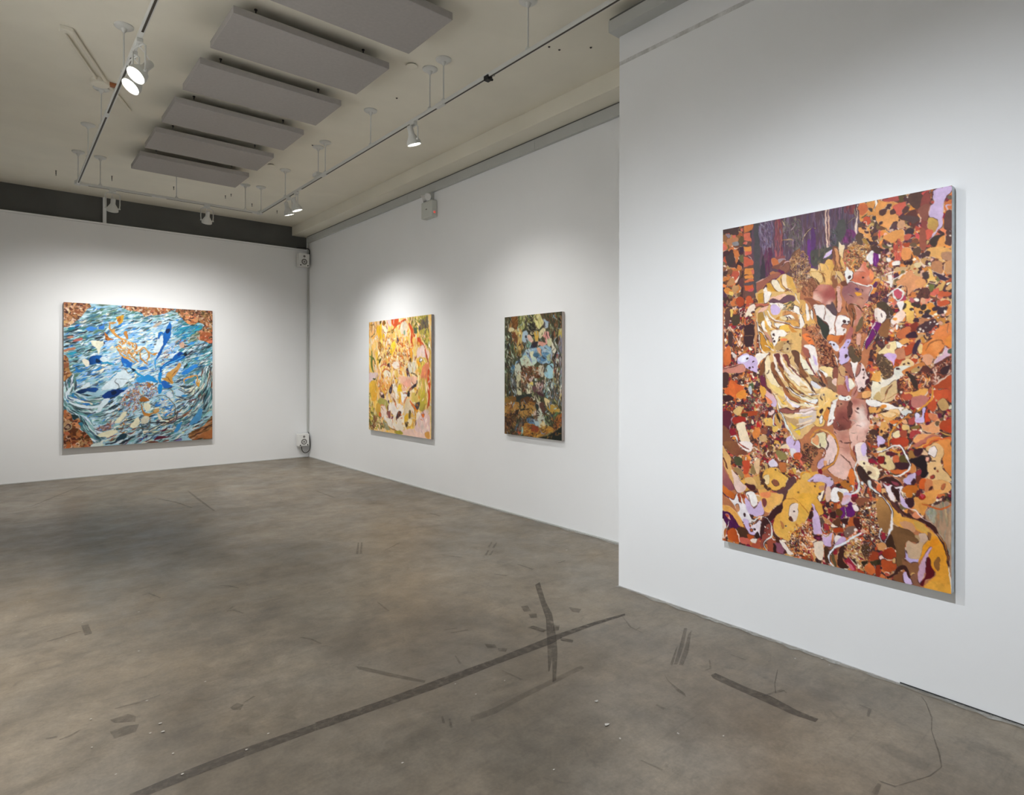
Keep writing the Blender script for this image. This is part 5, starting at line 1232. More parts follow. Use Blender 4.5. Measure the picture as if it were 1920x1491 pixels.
P e0954c 940,154 958,124 979,120 987,134 972,149 947,160
P e8865a 958,105 976,102 985,108 983,129 972,114
P d07038 972,51 983,37 997,36 997,67 976,62
L cdb0c8 2.9 997,47 983,47 983,58
P 5c3a34 976,65 999,62 999,107 976,102
P 5a3830 983,108 999,107 997,146 980,139
D f0e4d6 1.5 994,111 994,122
P 8a3a38 972,157 987,153 996,156 983,164 974,162
P 6a5a4a 983,26 997,26 997,35 986,32
P dda35c 917,146 972,149 998,161 965,177 921,165
P b08060 965,161 998,164 994,183 969,177
D 56342f 6.8 789,40 840,41 754,34
D 4a2f30 4.5 744,64 776,22 772,27 917,160 902,164
P 6a5038 852,132 879,129 875,140 856,135
P a9441f 829,127 852,126 848,137 833,138
P 5a4030 864,144 891,141 891,160 868,158
L 4a3020 1.4 793,146 795,129 809,117 817,123 829,121
S c85a44/b04a40/d86a4c 5.7 18.1 50 90 8 793,115 825,118 825,168 797,166
P e09050 825,140 856,141 856,168 825,168
P d79262 801,224 825,215 845,200 864,199 872,210 899,217 884,227 887,241 872,248 857,255 849,266 841,252 829,234
P d9955c 872,224 906,221 910,240 884,243
P e6b560 919,195 932,204 936,217 947,226 944,231 925,230 918,237 899,247 914,232 914,218 925,211
L f0d8a0 1.8 921,227 947,229 944,234 925,233
P 5a322a 899,246 920,247 925,265 918,271 895,270 876,267 887,254
S 6a3c30/4a2820/5a3428 3.4 11.3 40 88 4 895,247 920,248 923,267 887,267
P 6a6a34 923,238 940,239 936,255 925,254
P 6a6838 947,215 969,220 965,227 951,232
P 3c2838 936,207 958,211 984,229 966,230 943,215
P 463432 899,209 917,205 921,219 906,221
P b47a52 932,182 951,181 969,191 965,214 943,207 929,195
P c28a5a 973,188 999,185 1000,217 980,213
L e8c8a8 1.6 976,191 973,207 969,214
L e8c8a8 1.4 983,212 1000,209
P c45a34 951,258 973,257 1000,264 984,271 958,269
P c4542c 951,285 966,280 987,280 995,290 973,295 955,293
L e0b898 1.5 962,277 991,279 995,290 966,296
P 3a2a34 936,287 947,279 951,295 984,297 970,312 951,303
P d7a068 980,247 1000,238 1000,251 984,255
P cfa05c 944,247 962,240 969,233 976,236 969,254 951,256
P d2604a 940,255 955,248 955,261 944,263
P 4a2a2a 841,241 833,235 841,238 845,255 837,265
P c05060 793,246 809,241 825,248 821,264 809,266 797,257
P a83a50 821,264 833,257 841,271 817,272
L e4e0dc 3.4 761,261 781,251 801,241 817,242 829,251 825,265 813,272
L e4e0dc 2.7 793,246 793,257 809,272 817,272
L e8dcd0 2.3 732,208 765,202 793,196 825,196
L e4dcd4 2.3 825,204 801,213 789,221
L d8c4a8 1.6 793,174 793,240
P ece0d4 773,206 789,207 789,235 769,231
P ece0d4 789,171 817,170 817,181 793,181
P ece4dc 767,158 781,159 785,167 773,169
P d8c090 872,180 891,179 891,190 876,191
P c9a070 793,188 825,185 849,192 825,196 797,196
P b25a60 853,269 864,267 872,275 861,280
P dca07c 891,271 910,272 910,283 899,285
P e4bd62 dca858 829,295 841,274 865,286 872,316 869,330 849,329 841,307
P d88a34 918,288 933,284 948,306 929,313
P dc9c50 872,292 918,291 914,312 884,317
P b87850 880,322 922,321 914,337 888,336
D 3c2c24 4.1 833,288 866,285 884,288 903,293 895,305 918,307 861,298
D 3a2430 4.5 910,315 929,318 944,300 959,308 876,324
P ece0d8 813,275 833,276 829,290 821,300 809,283
P f0dcd0 ecc8b0 781,321 802,308 825,298 839,312 826,322 806,330 790,335
P e89a44 789,318 806,316 802,324
P 4a3a28 732,274 761,272 781,287 793,305 777,315 765,312 753,294 732,285
L e4dcd4 1.8 777,298 781,310 793,312
P f0e0d4 732,293 753,294 769,309 757,328 736,322
P 6b1764 732,325 749,334 736,347 732,344
P 8a5a34 736,345 765,320 781,321 773,363 744,362
P ece4dc 802,335 814,336 806,347
P 7a2c1c 853,337 880,330 880,349 861,357 849,345
P c4683c 814,350 853,340 845,369 806,368
P 3a1a2c 845,359 873,354 880,369 841,368
P dc8044 929,371 951,349 984,336 1000,340 1000,372
P 4a2c30 884,341 937,324 948,338 911,358 880,354
D f0e4d6 1.8 914,345 924,337 940,331 950,338 955,322 937,316 893,307 903,311 920,321 925,333 892,349 903,355 922,365 933,361 977,307 888,356
L 7a4030 1.6 988,339 984,360
L 8a3c28 2.3 841,265 853,258 864,250
S 7a3a30/5a2a28/a04a38/c08850 3.4 11.3 140 60 40 731,169 773,169 777,206 781,243 753,269 732,254
P dc8038 d87a3c 896,390 929,375 973,368 1000,366 1001,395 977,394 963,407 937,418 922,431 900,417 892,404
A e89a58 10.2 .6 941,383 952,397
L a8602c 1.8 911,404 926,383 963,378 974,389
P dd8638 977,376 1000,366 1001,395 981,392
P e4bd78 884,395 896,385 899,404 888,412
P ecd29c 736,407 761,388 802,375 806,397 794,411 761,410
P f0eae0 804,377 822,383 830,389 810,397
P c09270 769,388 782,385 778,397
P dd9a50 814,375 845,370 853,381 834,386 818,381
P b04824 834,397 853,387 876,382 880,395 861,409 834,414
P 3c2438 876,379 892,377 880,404 873,412 861,406
P bd7a58 798,402 822,394 838,403 834,422 806,422
P cba6d0 753,416 765,409 786,408 806,414 798,430 794,441 786,430 769,425
P ddb982 814,442 826,430 846,422 865,431 865,439 842,447 818,453 806,447
P dad4c4 802,444 853,442 842,453 822,472 802,478 794,464
D 3a2022 2 830,437 846,435
P 3a2022 804,448 814,446 820,450 810,451
P c4783c 826,455 850,444 884,434 911,434 915,444 881,447 854,453 834,464
P b8925a 861,450 888,442 888,453 865,458
P dc9a74 900,417 922,412 937,418 930,436 911,439
P cfaab8 944,426 955,418 970,413 977,397 988,402 992,416 966,426 941,436
L e8dcd4 1.4 939,436 952,418 970,410 977,394 984,400 999,397
P 4a5648 988,402 1001,400 1001,412 986,410
P 5a2c24 814,478 846,458 873,464 900,442 922,447 926,485 915,504 881,507 842,508 810,500
S d8803c/b85a30/7a3420/e8a850/3a2020/c86a44 2.7 13.6 200 60 60 1 814,472 850,461 922,458 922,493 881,507 822,503
P 3a2820 846,464 865,461 881,483 885,502 873,499 858,480
L e8b060 2.3 838,477 850,475 854,491 865,502
L e8c0a0 1.8 885,493 896,472 900,466 911,480 904,493
P c45a34 885,491 896,482 896,496 885,499
P 6a3428 926,453 945,437 999,418 1001,452 978,474 937,487 926,477
S e0a080/c86a40/4a2820/8a4028/e8c0a8/3a2020 2.3 11.3 160 75 40 1 930,453 999,421 999,452 941,485
P 3a2024 963,450 995,439 988,460 967,463
P a9441f 941,487 974,471 1001,463 1001,494 981,497 948,498
P c0502a 934,503 967,500 989,500 985,521 945,525
L e0c4b0 2 941,487 967,474 1001,458
P b84a28 989,495 1001,494 1001,529 989,526
P b84a26 915,528 938,522 949,538 938,554 915,547
P b8905a 952,535 971,521 985,529 989,545 967,553
P e0a050 834,511 865,507 915,498 911,512 873,524 850,519
P b45038 830,516 858,513 862,527 830,527
P b87066 862,524 900,515 919,523 904,542 866,548
L d8902f 4.1 936,493 934,512 923,531 892,550 866,566
P e8dcca 732,473 794,464 806,489 782,514 749,529 732,535
P d0b080 732,507 774,492 802,478 806,514 782,534 741,535
L a06030 2 790,489 770,506 762,526 749,535
L a06030 1.6 814,511 790,520 770,529
P f0e4d8 732,538 774,540 802,545 834,549 814,558 770,557
P d88838 745,546 762,543 766,550 749,553
P ecc088 774,557 814,553 810,568 753,570
P 3a2022 753,560 778,558 762,564
P d0ccc4 822,558 854,554 862,562 830,567
P b9a6cf 902,547 911,544 912,565 900,565
P eac894 732,458 749,461 749,481 732,487
P 5a4430 732,410 757,416 782,430 790,444 790,467 774,472 757,478 749,458 732,438
S d8b078/8a6a48/4a3428/c89a60/3a2820 2.3 6.8 140 40 70 732,416 782,430 790,464 757,475 732,444
P 3a2022 732,453 745,450 745,458 734,458
P 3a2022 732,485 745,484 743,488 732,488
P d8b076 206,443 247,404 301,401 404,406 441,443 478,489 525,528 560,563 502,580 466,612 404,652 368,654 327,608 290,571 290,539 268,517 230,492
P 7a4a2c 206,443 241,407 258,404 230,430 228,469 247,508 279,526 290,549 263,517 230,501 208,492
P 6a2440 208,469 225,472 236,501 258,514 230,505 208,492
P ecd6ac 230,426 247,407 255,420 260,446 274,465 295,488 306,500 285,501 252,485 233,465
P e8c87c 241,475 268,494 300,504 327,522 316,529 284,517 258,501
P 8a5434 260,433 274,427 285,452 306,475 332,500 363,528 394,546 373,537 337,516 306,497 274,469
P f0e0d0 269,404 285,414 295,443 322,468 353,490 337,487 306,468 285,449
P 6a3430 274,404 306,404 311,427 332,452 316,449 295,430
P a86a34 295,433 322,452 342,471 373,490 401,505 401,518 363,500 327,478
P f0e0d0 306,404 316,414 332,437 363,459 401,477 401,490 358,471 327,449
P 7a4038 316,405 343,408 353,427 378,449 401,462 401,474 363,452 337,430
P ecd2a8 348,430 368,440 394,455 401,459 401,465 373,449
P 6a4430 363,396 394,399 401,427 401,449 384,434 373,415
P f2e2cc 316,459 332,465 368,487 401,499 401,490 368,474
L 6a4628 2.3 316,443 337,475 368,503 401,521
L 4a3420 1.8 342,487 363,509 401,527
P ead0a0 274,520 306,536 332,548 342,560 316,561 295,545
P e8b852 295,529 322,542 337,554 316,551
P f0e6dc 290,539 300,552 322,567 342,570 306,571
P e8dce0 327,519 353,535 378,547 401,555 401,562 368,559 337,541
P a8643c 322,507 353,522 384,537 401,546 401,552 363,541 332,525
L e8c880 3.4 353,490 378,509 401,521
P e0a898 cdb4d8 230,511 252,517 279,533 290,549 284,562 263,559 247,543 230,527
P e88a5a 230,534 252,537 268,549 252,556
P 4a2838 241,566 263,566 282,572 268,578 247,573
P e8c8c0 247,576 279,572 274,585 252,589
P 9a5a50 306,571 332,565 368,569 401,562 401,577 353,579 316,577
L 6a3430 2.7 306,569 337,565 368,570 401,565
P ecd0a0 322,583 363,582 401,577 401,590 353,591
P c09a6a 327,589 378,594 401,605 401,630 363,613 337,598
P e8c040 353,607 378,616 401,627 401,643 373,625
L d8dcd8 4.5 295,571 322,586 337,614 363,638 383,656
P d4a054 284,584 306,584 316,609 306,628 284,610
L 3e2c14 4.5 292,584 298,597 306,609
L d0d0d0 4.5 284,581 274,598 274,614 290,623
P d0602c 7,521 34,500 40,483 64,486 88,496 123,503 135,526 106,530 70,537 28,531
P d86a30 40,494 64,493 70,534 40,531
P e08a34 88,520 123,513 135,529 106,543 76,534
P 4a2c28 1,463 34,463 28,497 16,508 1,504
P 3a1c20 1,535 34,531 64,541 52,548 10,552
P d8b070 58,582 88,567 111,570 105,587 82,595
P 5c2030 0,587 46,586 52,620 28,645 0,629
P a02a20 58,602 117,597 129,610 105,617 64,619
P ecd8b8 e8d0b0 79,624 120,615 129,630 140,649 157,679 163,690 117,688 93,662
L a08898 2.3 76,591 52,606 52,623 40,634 46,647
L ece0d8 4.5 46,664 70,660 87,679 105,693
L c04a2c 3.4 64,650 82,656 93,675 117,688
P 7a4a34 0,632 34,644 46,668 76,695 0,700
P 8a1a28 46,634 64,643 76,653 58,660 40,654
P c02a28 191,611 208,623 202,636 186,627
P e8b862 225,603 263,595 268,617 236,622
P dca044 203,508 225,501 236,521 219,537 208,525
P c8a070 202,656 236,648 241,664 213,669
P d8803c 169,638 202,627 202,656 174,661
P 8a4a34 208,633 241,625 241,644 214,646
P e0b45c 268,624 295,619 295,635 274,640
P cdb4d8 337,656 363,645 373,657 394,665 401,676 348,679
P 4a5a3a 146,496 169,492 169,509 152,509
P b9c0c8 146,506 158,502 163,522 152,526
D 3a2022 3.4 135,519 140,539 180,505 197,515 117,556 225,557 219,590 263,640 300,635 163,549 129,509
S c8a888/e8d0b8/8a5a48/c04a38/f0e0d0 1.8 5.7 110 30 80 191,541 236,550 241,579 191,578
S 6a6248/8a8058/4a4430/b8b098 2.3 9.1 60 20 50 140,536 186,541 180,568 134,569
P a9441f 111,584 180,578 186,591 117,597
P 4a3420 111,587 140,586 134,599 111,597
S 4a2018/6a3424/8a4a30/3a1c18/c08a58 3.4 9.1 260 40 50 475,382 537,384 560,414 570,444 547,450 499,444 485,419
P e8c98c 490,444 547,444 551,468 537,483 509,468
P f0e8e0 490,447 509,456 528,462 523,471 504,462
P ece0d8 421,381 466,382 480,413 485,444 499,468 485,462 461,437 446,407
P a05a4c 411,387 436,388 449,407 446,419 426,412
P ece2c8 401,403 416,419 436,428 451,450 471,465 451,465 426,453 406,434
P f0e8dc 441,416 456,422 471,444 475,462 461,453
P cdb4d8 461,410 475,419 480,437 471,434
L 6a2c34 3.4 431,419 446,437 466,459 485,471
P 8a6a48 441,465 471,471 499,483 518,498 499,495 466,483
P 8a5634 401,428 421,453 441,471 416,474 401,465
L 3a2a28 2.9 485,453 490,468 509,489
P 4a3430 490,486 514,489 523,498 504,500
P 8a6850 523,471 547,474 561,497 570,512 547,510 523,495
L 8a5038 4.5 490,453 514,474 528,492
P d8d4d8 451,483 475,486 499,501 485,505 456,496
P ecd0a0 401,484 436,484 461,499 490,507 451,514 411,506
L c08040 2.3 406,499 436,502 461,511
L e4dce0 3.4 401,524 446,521 490,520
P e0d0a0 406,531 451,527 480,529 446,539 411,540
L 6a5a50 1.6 401,529 441,527 485,518
P ece8e4 426,543 456,536 485,532 480,544 446,558 421,555
L b06838 2.3 406,549 436,561 466,554 485,544
P e0c8c4 401,565 431,564 471,554 461,569 421,580 401,578
P d0bcb0 401,587 451,573 475,566 471,597 426,612 401,613
P ecc88c e6b96a 495,507 514,501 537,504 561,515 574,524 565,539 542,543 537,558 523,579 509,609 471,610 480,572 485,544
P d4823a 519,562 533,558 533,585 523,595 509,586
P 3a2022 495,565 504,560 507,568 500,574 492,571
D 3a2022 2.3 509,522 567,524 533,560 504,591 485,585
P ece4dc 547,540 570,530 574,524 565,548 556,575 561,593 528,608 537,570
P ece4dc 490,590 504,577 507,595 495,605
P 9a6a58 542,540 549,546 542,549
P 8a5050 533,597 547,591 542,597
P c89a6a 574,441 597,435 602,459 593,491 570,494 570,468
P 9a5a4c 592,435 606,426 619,429 633,450 637,470 624,473 611,458 602,444
P cdb4d8 c4b0d4 576,399 597,391 615,394 619,411 619,423 601,432 583,435 574,420
L e8dcd4 2.7 556,408 565,420 570,438
P 9a5a3c 567,408 576,402 574,420
D 3a2022 2.9 604,413 606,457 576,426 608,488
L 3a2022 2.3 620,467 631,473
P b58aae 602,470 615,470 620,488 624,505 615,511 606,491
P ece2cc 620,473 633,479 642,496 624,505 620,488
P 8a5040 551,447 570,447 570,473 551,474
P e8c0b0 551,477 563,477 563,497 551,489
P b06858 570,497 597,494 611,509 615,520 579,521
L 7a3c34 1.8 574,450 583,464 602,473 602,494 611,509
P 5c4834 615,391 637,388 650,412 668,415 664,426 637,431 624,420
S 8a5a38/5a3820/c08a40/3a2818 2.7 11.3 60 70 30 633,385 663,386 668,412 650,418
P ecdfd8 624,429 642,432 655,429 646,453 642,473 633,453
P e8ccc4 650,450 668,432 681,444 690,458 702,475 690,493 677,507 659,511 646,496 642,476
P a86a5c 650,444 668,435 659,461 646,470
P b87868 646,496 655,517 637,529 624,523
L 7a3c34 2 646,482 651,502 637,520 624,525
D 3a2022 1.6 677,450 677,471 664,435
P 4a1c28 690,478 702,475 702,484 690,490 685,490
D 3a2022 2.5 675,506
P e8a868 672,512 707,508 707,524 677,529
P e8dcc0 711,481 742,472 743,523 711,527
P c8a870 724,515 743,509 743,538 720,533
P ece4dc 690,530 743,535 743,549 698,547
P dc9c50 698,552 743,552 743,563 703,567
P e0a050 707,473 742,450 742,481 719,481
L 5a2c2c 2 655,530 677,531 703,526
P 3a2022 734,485 742,484 743,489
P eceae4 577,524 620,523 622,532 602,537 579,534
D 3a2022 1.4 615,528 602,532
P a86a58 8a463e 565,542 574,536 615,536 620,550 615,582 602,605 551,607 561,578
A 6a3430 9.1 .6 588,577 570,602
A c09070 5.7 .7 579,545
P c9907c b87866 629,529 659,530 685,536 698,559 698,601 629,604 624,561
A ecd8cc 11.3 .9 664,563 673,577 664,595
A 9a5048 9.1 .7 642,537 698,562
P 5c342c 615,538 629,538 631,558 620,588 611,573
L 6a3030 1.8 690,542 698,565 696,601
D 3a1c1c 2 622,579 655,556 584,546 572,551
L f0e2cc 4.5 351,443 392,471 432,496 466,517
L 7a4a34 2.7 377,437 412,462 442,489 476,520
L e4c68c 5.7 325,459 372,490 417,515 457,529
L 8a5a38 2.3 330,481 382,509 427,524 462,532
L f2e8dc 4.5 336,500 387,524 432,536 466,541
L c8843c 2.7 346,522 392,537 437,545 476,550
L ecd8b0 5.7 351,541 397,552 442,554 481,556
L a8683c 2.3 362,563 412,564 452,560
L ecdcd8 4.5 377,578 422,577 462,569
L e8c468 4.5 377,591 417,589 457,582
L 8a6a58 1.8 372,572 417,574 467,563
L ecd0b0 4.5 387,612 422,605 457,594
L d8d0c8 3.4 377,628 417,617 457,603
L c09068 2.3 387,622 422,611 462,600
L 5a3a28 2.3 387,449 427,480 466,511
P 8a4a40 551,601 570,592 624,589 624,610 597,620 570,621 551,610
A 4a2420 7.9 .6 588,612
P c08470 e0b0a0 551,613 579,621 615,616 620,634 620,657 624,681 642,697 647,714 629,736 611,756 565,747 528,732 547,716 570,696 575,666 565,643
A b06c5c 10.2 .6 597,638 611,667
A e4bcb0 13.6 .8 565,726 593,736 579,701
P dcb0a0 d8a898 620,619 646,594 664,588 698,587 699,610 686,636 664,652 655,676 633,671 624,648
A ecd8d0 10.2 .8 673,596
A b87468 6.8 .6 694,616 668,652
L 9a3c34 3.4 677,645 651,656 638,668 642,682
P ecd4c8 646,656 673,646 686,651 690,674 699,696 677,709 655,705 647,685
P cdb4d8 668,657 686,648 688,674 673,680
P ecd8b0 660,699 690,697 707,707 741,716 737,742 707,739 677,718
P e0c49c 686,709 724,717 724,734 699,731
P 3a2420 653,714 669,710 686,723 703,742 690,757 669,748 655,731
D 3a2018 2.3 682,729 690,737 699,731 703,727
P e0d2a8 451,655 476,635 509,627 519,636 528,654 523,672 504,676 476,669 451,661
P e09a68 456,655 476,638 490,650 480,665
L d08a38 5.7 451,646 476,626 504,620 537,629 561,646 572,666 565,693 552,712 523,727 509,734
L e8b87c 1.8 466,632 504,621 537,632 561,652 568,672
P e4c4bc 528,635 547,638 565,655 565,684 551,709 523,721 509,712 504,694 514,676 523,660
L 4a3a28 1.8 519,627 523,648 530,660 523,675
S 4a2c20/6a4a30/3a2018/8a6a44/54382c 2.7 9.1 220 50 60 421,666 476,669 485,687 466,706 446,735 411,751 411,723
L 9a5a44 3.9 480,681 500,672 516,679 514,694 490,706 483,724 490,735
P c8a8c0 490,708 509,700 514,715 504,731 485,729 483,717
P e0a070 509,709 523,708 523,721 512,721
P 7a1420 485,736 500,731 509,738 504,749 492,747
P d8942f dca04a 406,748 451,744 485,742 466,762 436,777 411,785
P dcaf5c 411,754 446,748 451,766 416,775
P c8b0cc 431,777 466,752 490,747 519,751 542,752 554,766 542,779 523,784 514,770 490,769 456,772
P e4ac54 e0a23e 401,770 426,771 461,774 509,767 514,785 509,821 401,831
P f0e0c8 490,803 519,791 504,821 480,823
P c08860 490,781 512,778 514,788 495,793
D 3a2028 2.9 490,803
D 5a3a28 1.8 473,783
L 7a4a50 2.9 504,768 519,772 519,788 509,810 504,821
L 7a5060 1.7 509,744 538,748 554,763 549,776 528,782 519,800
P d8722f 611,756 620,728 633,718 642,741 638,765 620,764
P b06a28 584,767 602,753 620,761 629,772 620,784 593,775
P 2a201c 563,770 575,766 584,770 570,777
P f0e8e4 547,782 575,777 616,782 602,798 570,792 584,813 542,817
L dcdad4 5.1 651,702 642,723 653,740 660,760 656,778 629,789 602,792 575,780
L dcdad4 3.4 625,772 633,768 636,780 625,784
P 8a5a28 570,789 593,793 598,812 579,813
P cfc0dc 598,789 629,789 616,810 598,812
P dcdedc 666,752 677,753 679,761 669,761
P d4d8d4 695,748 707,747 712,764 729,771 743,776 743,781 716,775 699,765
P 5a3024 707,747 720,746 743,758 743,770 720,763
P e88a54 720,746 743,750 743,758
P dcb4a0 523,781 542,782 538,818 519,820
L a06848 1.4 584,685 606,697 624,710 633,721
P dca058 737,567 806,562 806,575 778,588 778,602 762,614 745,609 749,586
P ecc48e 745,564 802,564 794,573 758,574
P d8702f 778,585 806,581 815,586 794,593
P dca05c 741,606 758,611 754,626 741,629
P e8e2dc 818,567 830,565 832,573 824,578 818,574
P ccd0cc 834,563 850,563 846,570 836,570
P b85a60 822,568 828,566 828,572 824,573
L d88c34 4.1 854,565 830,580 807,595 786,613 776,633 776,650 791,660 811,665 831,658 844,651
P b04a44 854,576 870,570 873,581 866,590 850,588
P e8a878 826,583 842,580 846,588 830,590
P d8cce0 873,562 885,559 893,567 881,578 873,584
P cdb4d8 c4b0d8 881,575 896,569 900,558 911,558 912,569 904,583 885,586 873,585
P c8401c 908,561 923,560 930,574 919,582 908,583
P cf7a52 923,560 952,562 967,570 949,576 927,574
P 5a1a30 952,559 965,559 967,567 956,570
P 5a0a34 912,584 930,583 932,591 915,593
P e09a68 893,589 915,590 941,576 967,572 964,596 949,608 923,609 900,599
P 6a5038 943,580 956,578 956,590 945,590
P 6a5238 960,570 974,569 971,577 960,575
P a9441f b83a18 964,580 985,574 1000,568 1000,603 982,603 960,596
P e6bc78 826,594 846,592 854,604 831,606
P ecd4a4 790,621 803,609 817,608 819,620 811,627 793,626
P 7a6230 858,596 885,592 887,600 862,602
P a83a38 858,609 877,604 897,610 874,617 854,626
P a04630 819,611 842,607 842,624 823,625
P a8321c b84424 786,632 823,625 850,629 846,643 823,650 791,646
L 4a2420 3.4 900,605 915,609 930,609
P cdb4d8 733,627 754,628 762,641 745,649 733,655
P ecc888 733,658 766,653 762,662 733,667
P 3a1a1c 741,649 758,645 762,653 745,657
P dfc28a 741,672 766,667 783,680 799,702 787,714 750,708 737,692
P 8a1a18 733,682 758,679 758,696 737,698
P c8643c 795,674 811,673 815,689 795,694
P 5a1c28 768,667 795,666 795,675 770,676
P 5a4a20 817,673 843,671 851,690 843,699 819,689
P 9a6a34 850,659 866,656 874,674 854,676
P 3a1a20 799,693 847,690 851,703 815,709
P c8622c 783,714 807,710 851,703 854,698 866,691 874,704 847,715 795,722
P c27a40 858,689 874,691 876,710 855,714
P e09a60 866,628 881,616 908,612 930,611 953,613 942,621 916,625 900,634 881,638 870,636
P b86a58 866,645 885,633 908,623 927,614 956,613 964,618 938,619 916,631 897,640 881,646
P e8a04c d8783a 885,646 908,637 919,625 945,617 964,619 945,627 931,633 912,645 893,648
P d4602c 901,645 919,636 934,627 964,620 993,616 998,626 967,624 942,629 927,641 908,648
P dc8a44 d88038 931,638 949,629 996,626 999,703 986,709 975,694 968,676 971,652 957,637
L d0a050 3.4 960,604 978,609 998,613
P e0b078 dcb47c 912,647 931,638 953,634 968,644 971,662 964,679 975,699 993,711 999,721 986,725 957,722 924,733 916,701 916,688 931,679 919,658
P e8d8d0 916,661 927,646 942,643 949,653 942,670 927,665
P e0b48c 893,654 912,653 919,663 912,668 895,665
P 1e1014 854,681 874,676 893,668 908,672 916,688 916,704 923,709 916,720 897,722 893,703 878,693 858,686
P 3a1620 870,655 885,649 901,651 893,665 874,669
L 2a1a18 1.8 904,669 919,667 927,673 927,679 916,685
L 2a1a18 1.8 927,679 942,679
P e8a890 908,672 921,668 925,676 914,681
P 3a2022 938,695 946,692 944,699 938,699
P 9a4a2c 948,700 955,700 955,704 948,704
P 9a3a2c 927,717 938,712 942,718 931,724
P 8a2a34 874,713 893,703 897,714 878,721
P b9a6cf c8b0cc 831,733 851,720 874,713 878,723 870,735 855,747 839,743
P 3a1620 859,739 870,729 878,737 866,743
P 6a2c1c 878,721 897,722 897,735 882,739
P cf5a20 893,727 912,726 912,748 889,750
P c87a4c 912,726 938,729 950,756 912,760
P dca060 938,726 986,725 999,740 986,753 946,757
P b06038 964,735 979,731 975,745 964,747
P 4a2018 925,744 935,742 931,751 924,755
P b8621c 835,752 855,745 882,745 878,763 835,767
P 3a1a18 741,740 775,732 807,735 823,747 803,752 775,749
P 8a3a48 783,740 807,743 819,750 795,750
L b87048 4.5 737,741 762,731 791,728 815,734 831,747 835,755
P ecdce0 754,748 770,755 783,751 803,755 823,750 831,752 819,769 779,772 762,761
P 3a1a18 783,759 791,753 803,760 819,759 815,769 791,771
P d86a40 733,755 746,757 750,775 733,777
D 2a1a18 2.3 741,746 733,689 741,584
D 3a2022 2.7 749,614 770,622 733,610
L e9e4e0 4.8 733,670 762,662 782,655 801,647 815,646 827,655 839,667 849,679 854,692 853,703 839,714 819,724 795,727
L e4d8d4 2.9 846,654 858,642 866,634
S f0dcc8/b04a34/e8b090/8a2a20 2.3 6.8 30 60 60 745,572 794,610 774,625 741,606
P 8a5a34 7a4030 9,682 76,678 99,697 140,712 105,717 58,720 27,705
P d8a868 0,696 21,709 46,731 51,765 75,787 105,805 122,817 111,835 81,834 57,816 33,784 9,751
P e8c8b4 e0c0b8 51,769 75,777 105,802 134,816 116,834 87,837 69,822 63,798
P b06e62 8a4a54 0,752 21,778 45,803 69,825 51,834 21,826 0,811
L 6a3020 3.4 6,734 21,754 30,767
P d0702c b85a20 3,824 33,832 69,842 81,855 63,862 27,853 3,842
L 5a2440 3.4 3,845 27,857 63,862 81,858
P ece4e0 e4dce0 39,859 63,863 81,844 99,843 116,865 139,876 151,895 162,922 116,927 93,908 69,880
P 9a3c1c 87,844 99,843 105,863 110,869 93,864
P 9a3c1c 105,842 122,841 128,853 111,852
P cdb4d8 128,850 157,864 179,875 213,848 224,870 224,893 179,901 145,895 128,870
P f0e8e4 128,837 145,830 174,829 191,847 194,860 179,875 157,864 140,849
L 9a5a48 1.4 140,839 157,864 174,875 191,867 196,857
P c88a60 75,879 90,874 96,891 84,899
P 3a2022 119,900 128,901 128,907 122,908
P ecc488 -1,887 45,886 87,905 110,928 69,933 33,911 -1,904
P 3a1030 -1,908 21,902 45,910 69,933 -1,941
P e8b0a0 15,910 33,908 45,920 48,930 27,926
P c05038 15,911 36,911 39,921 21,919
P e4a84a e8b656 219,769 235,754 268,745 295,747 316,758 337,766 342,775 327,795 295,811 268,814 235,800 219,785
P e8cc98 224,775 252,769 252,796 230,797
P 8a5038 265,785 276,779 295,782 303,791 290,799 271,794
D 3a2022 1.8 284,751 268,838
D 4a3020 3.4 213,779 219,798 235,807 252,812 224,788
P 5c3a3c 263,814 295,814 332,798 342,778 373,763 383,775 373,794 347,816 332,820 300,820
P 5a3a38 321,818 337,817 332,836 319,857 311,855
P 3c1c1c 284,864 305,852 321,853 311,877 273,891 235,913 224,915 241,895
P dc9e54 e8b060 196,810 252,815 263,821 321,821 316,844 284,857 257,880 230,879 213,852 202,830
P e88a58 213,825 263,821 252,838 213,838
P 7a3c3c 216,845 235,844 241,859 230,870 219,858
P c89a58 168,780 202,777 208,803 235,810 196,817 163,807
P dcb070 122,793 163,783 191,804 180,812 140,805
A 6a2c2c 5.7 .8 163,813
P 4a1c20 134,809 163,805 182,812 180,822 151,824
P 8a7a48 284,696 306,691 337,699 337,715 311,720 295,711
P d8ccdc 252,730 268,719 290,728 290,741 257,743
P b86a38 300,730 332,725 337,750 311,755
P e4ad50 dca040 347,806 378,784 401,770 401,829 353,831 337,829
P e2a648 321,841 353,828 401,833 401,894 284,908 316,870
P e8d0c0 358,853 378,841 399,845 394,874 378,889 353,876
P 5a2c20 353,885 365,881 371,893 358,894
D 8a6030 2.3 396,808
S 8a7a60/c8b898/5a4a38/a89878 1.8 5.7 130 40 80 163,693 213,684 219,720 191,738 157,724
P ecdcd4 87,678 157,674 163,697 151,707 123,703 99,691
L b84a30 3.4 87,678 111,690 146,698
P 9a7a50 63,764 93,759 122,780 111,791 87,779
P 4a4a30 64,727 105,727 111,747 81,753
P 8a7048 163,747 180,749 180,772 157,770
P dcb488 174,739 202,721 202,764 185,768
P c04a2c 111,737 151,734 146,768 122,777 117,757
P cdb4d8 337,670 368,662 401,660 401,692 373,690 353,685
P e0d8dc 358,682 383,686 378,709 358,701
P c8582c 373,696 401,692 401,710 378,712
P ecd0a8 306,682 337,670 353,685 327,684
P e0a050 2,886 45,888 87,907 116,931 116,945 81,935 45,916 8,902
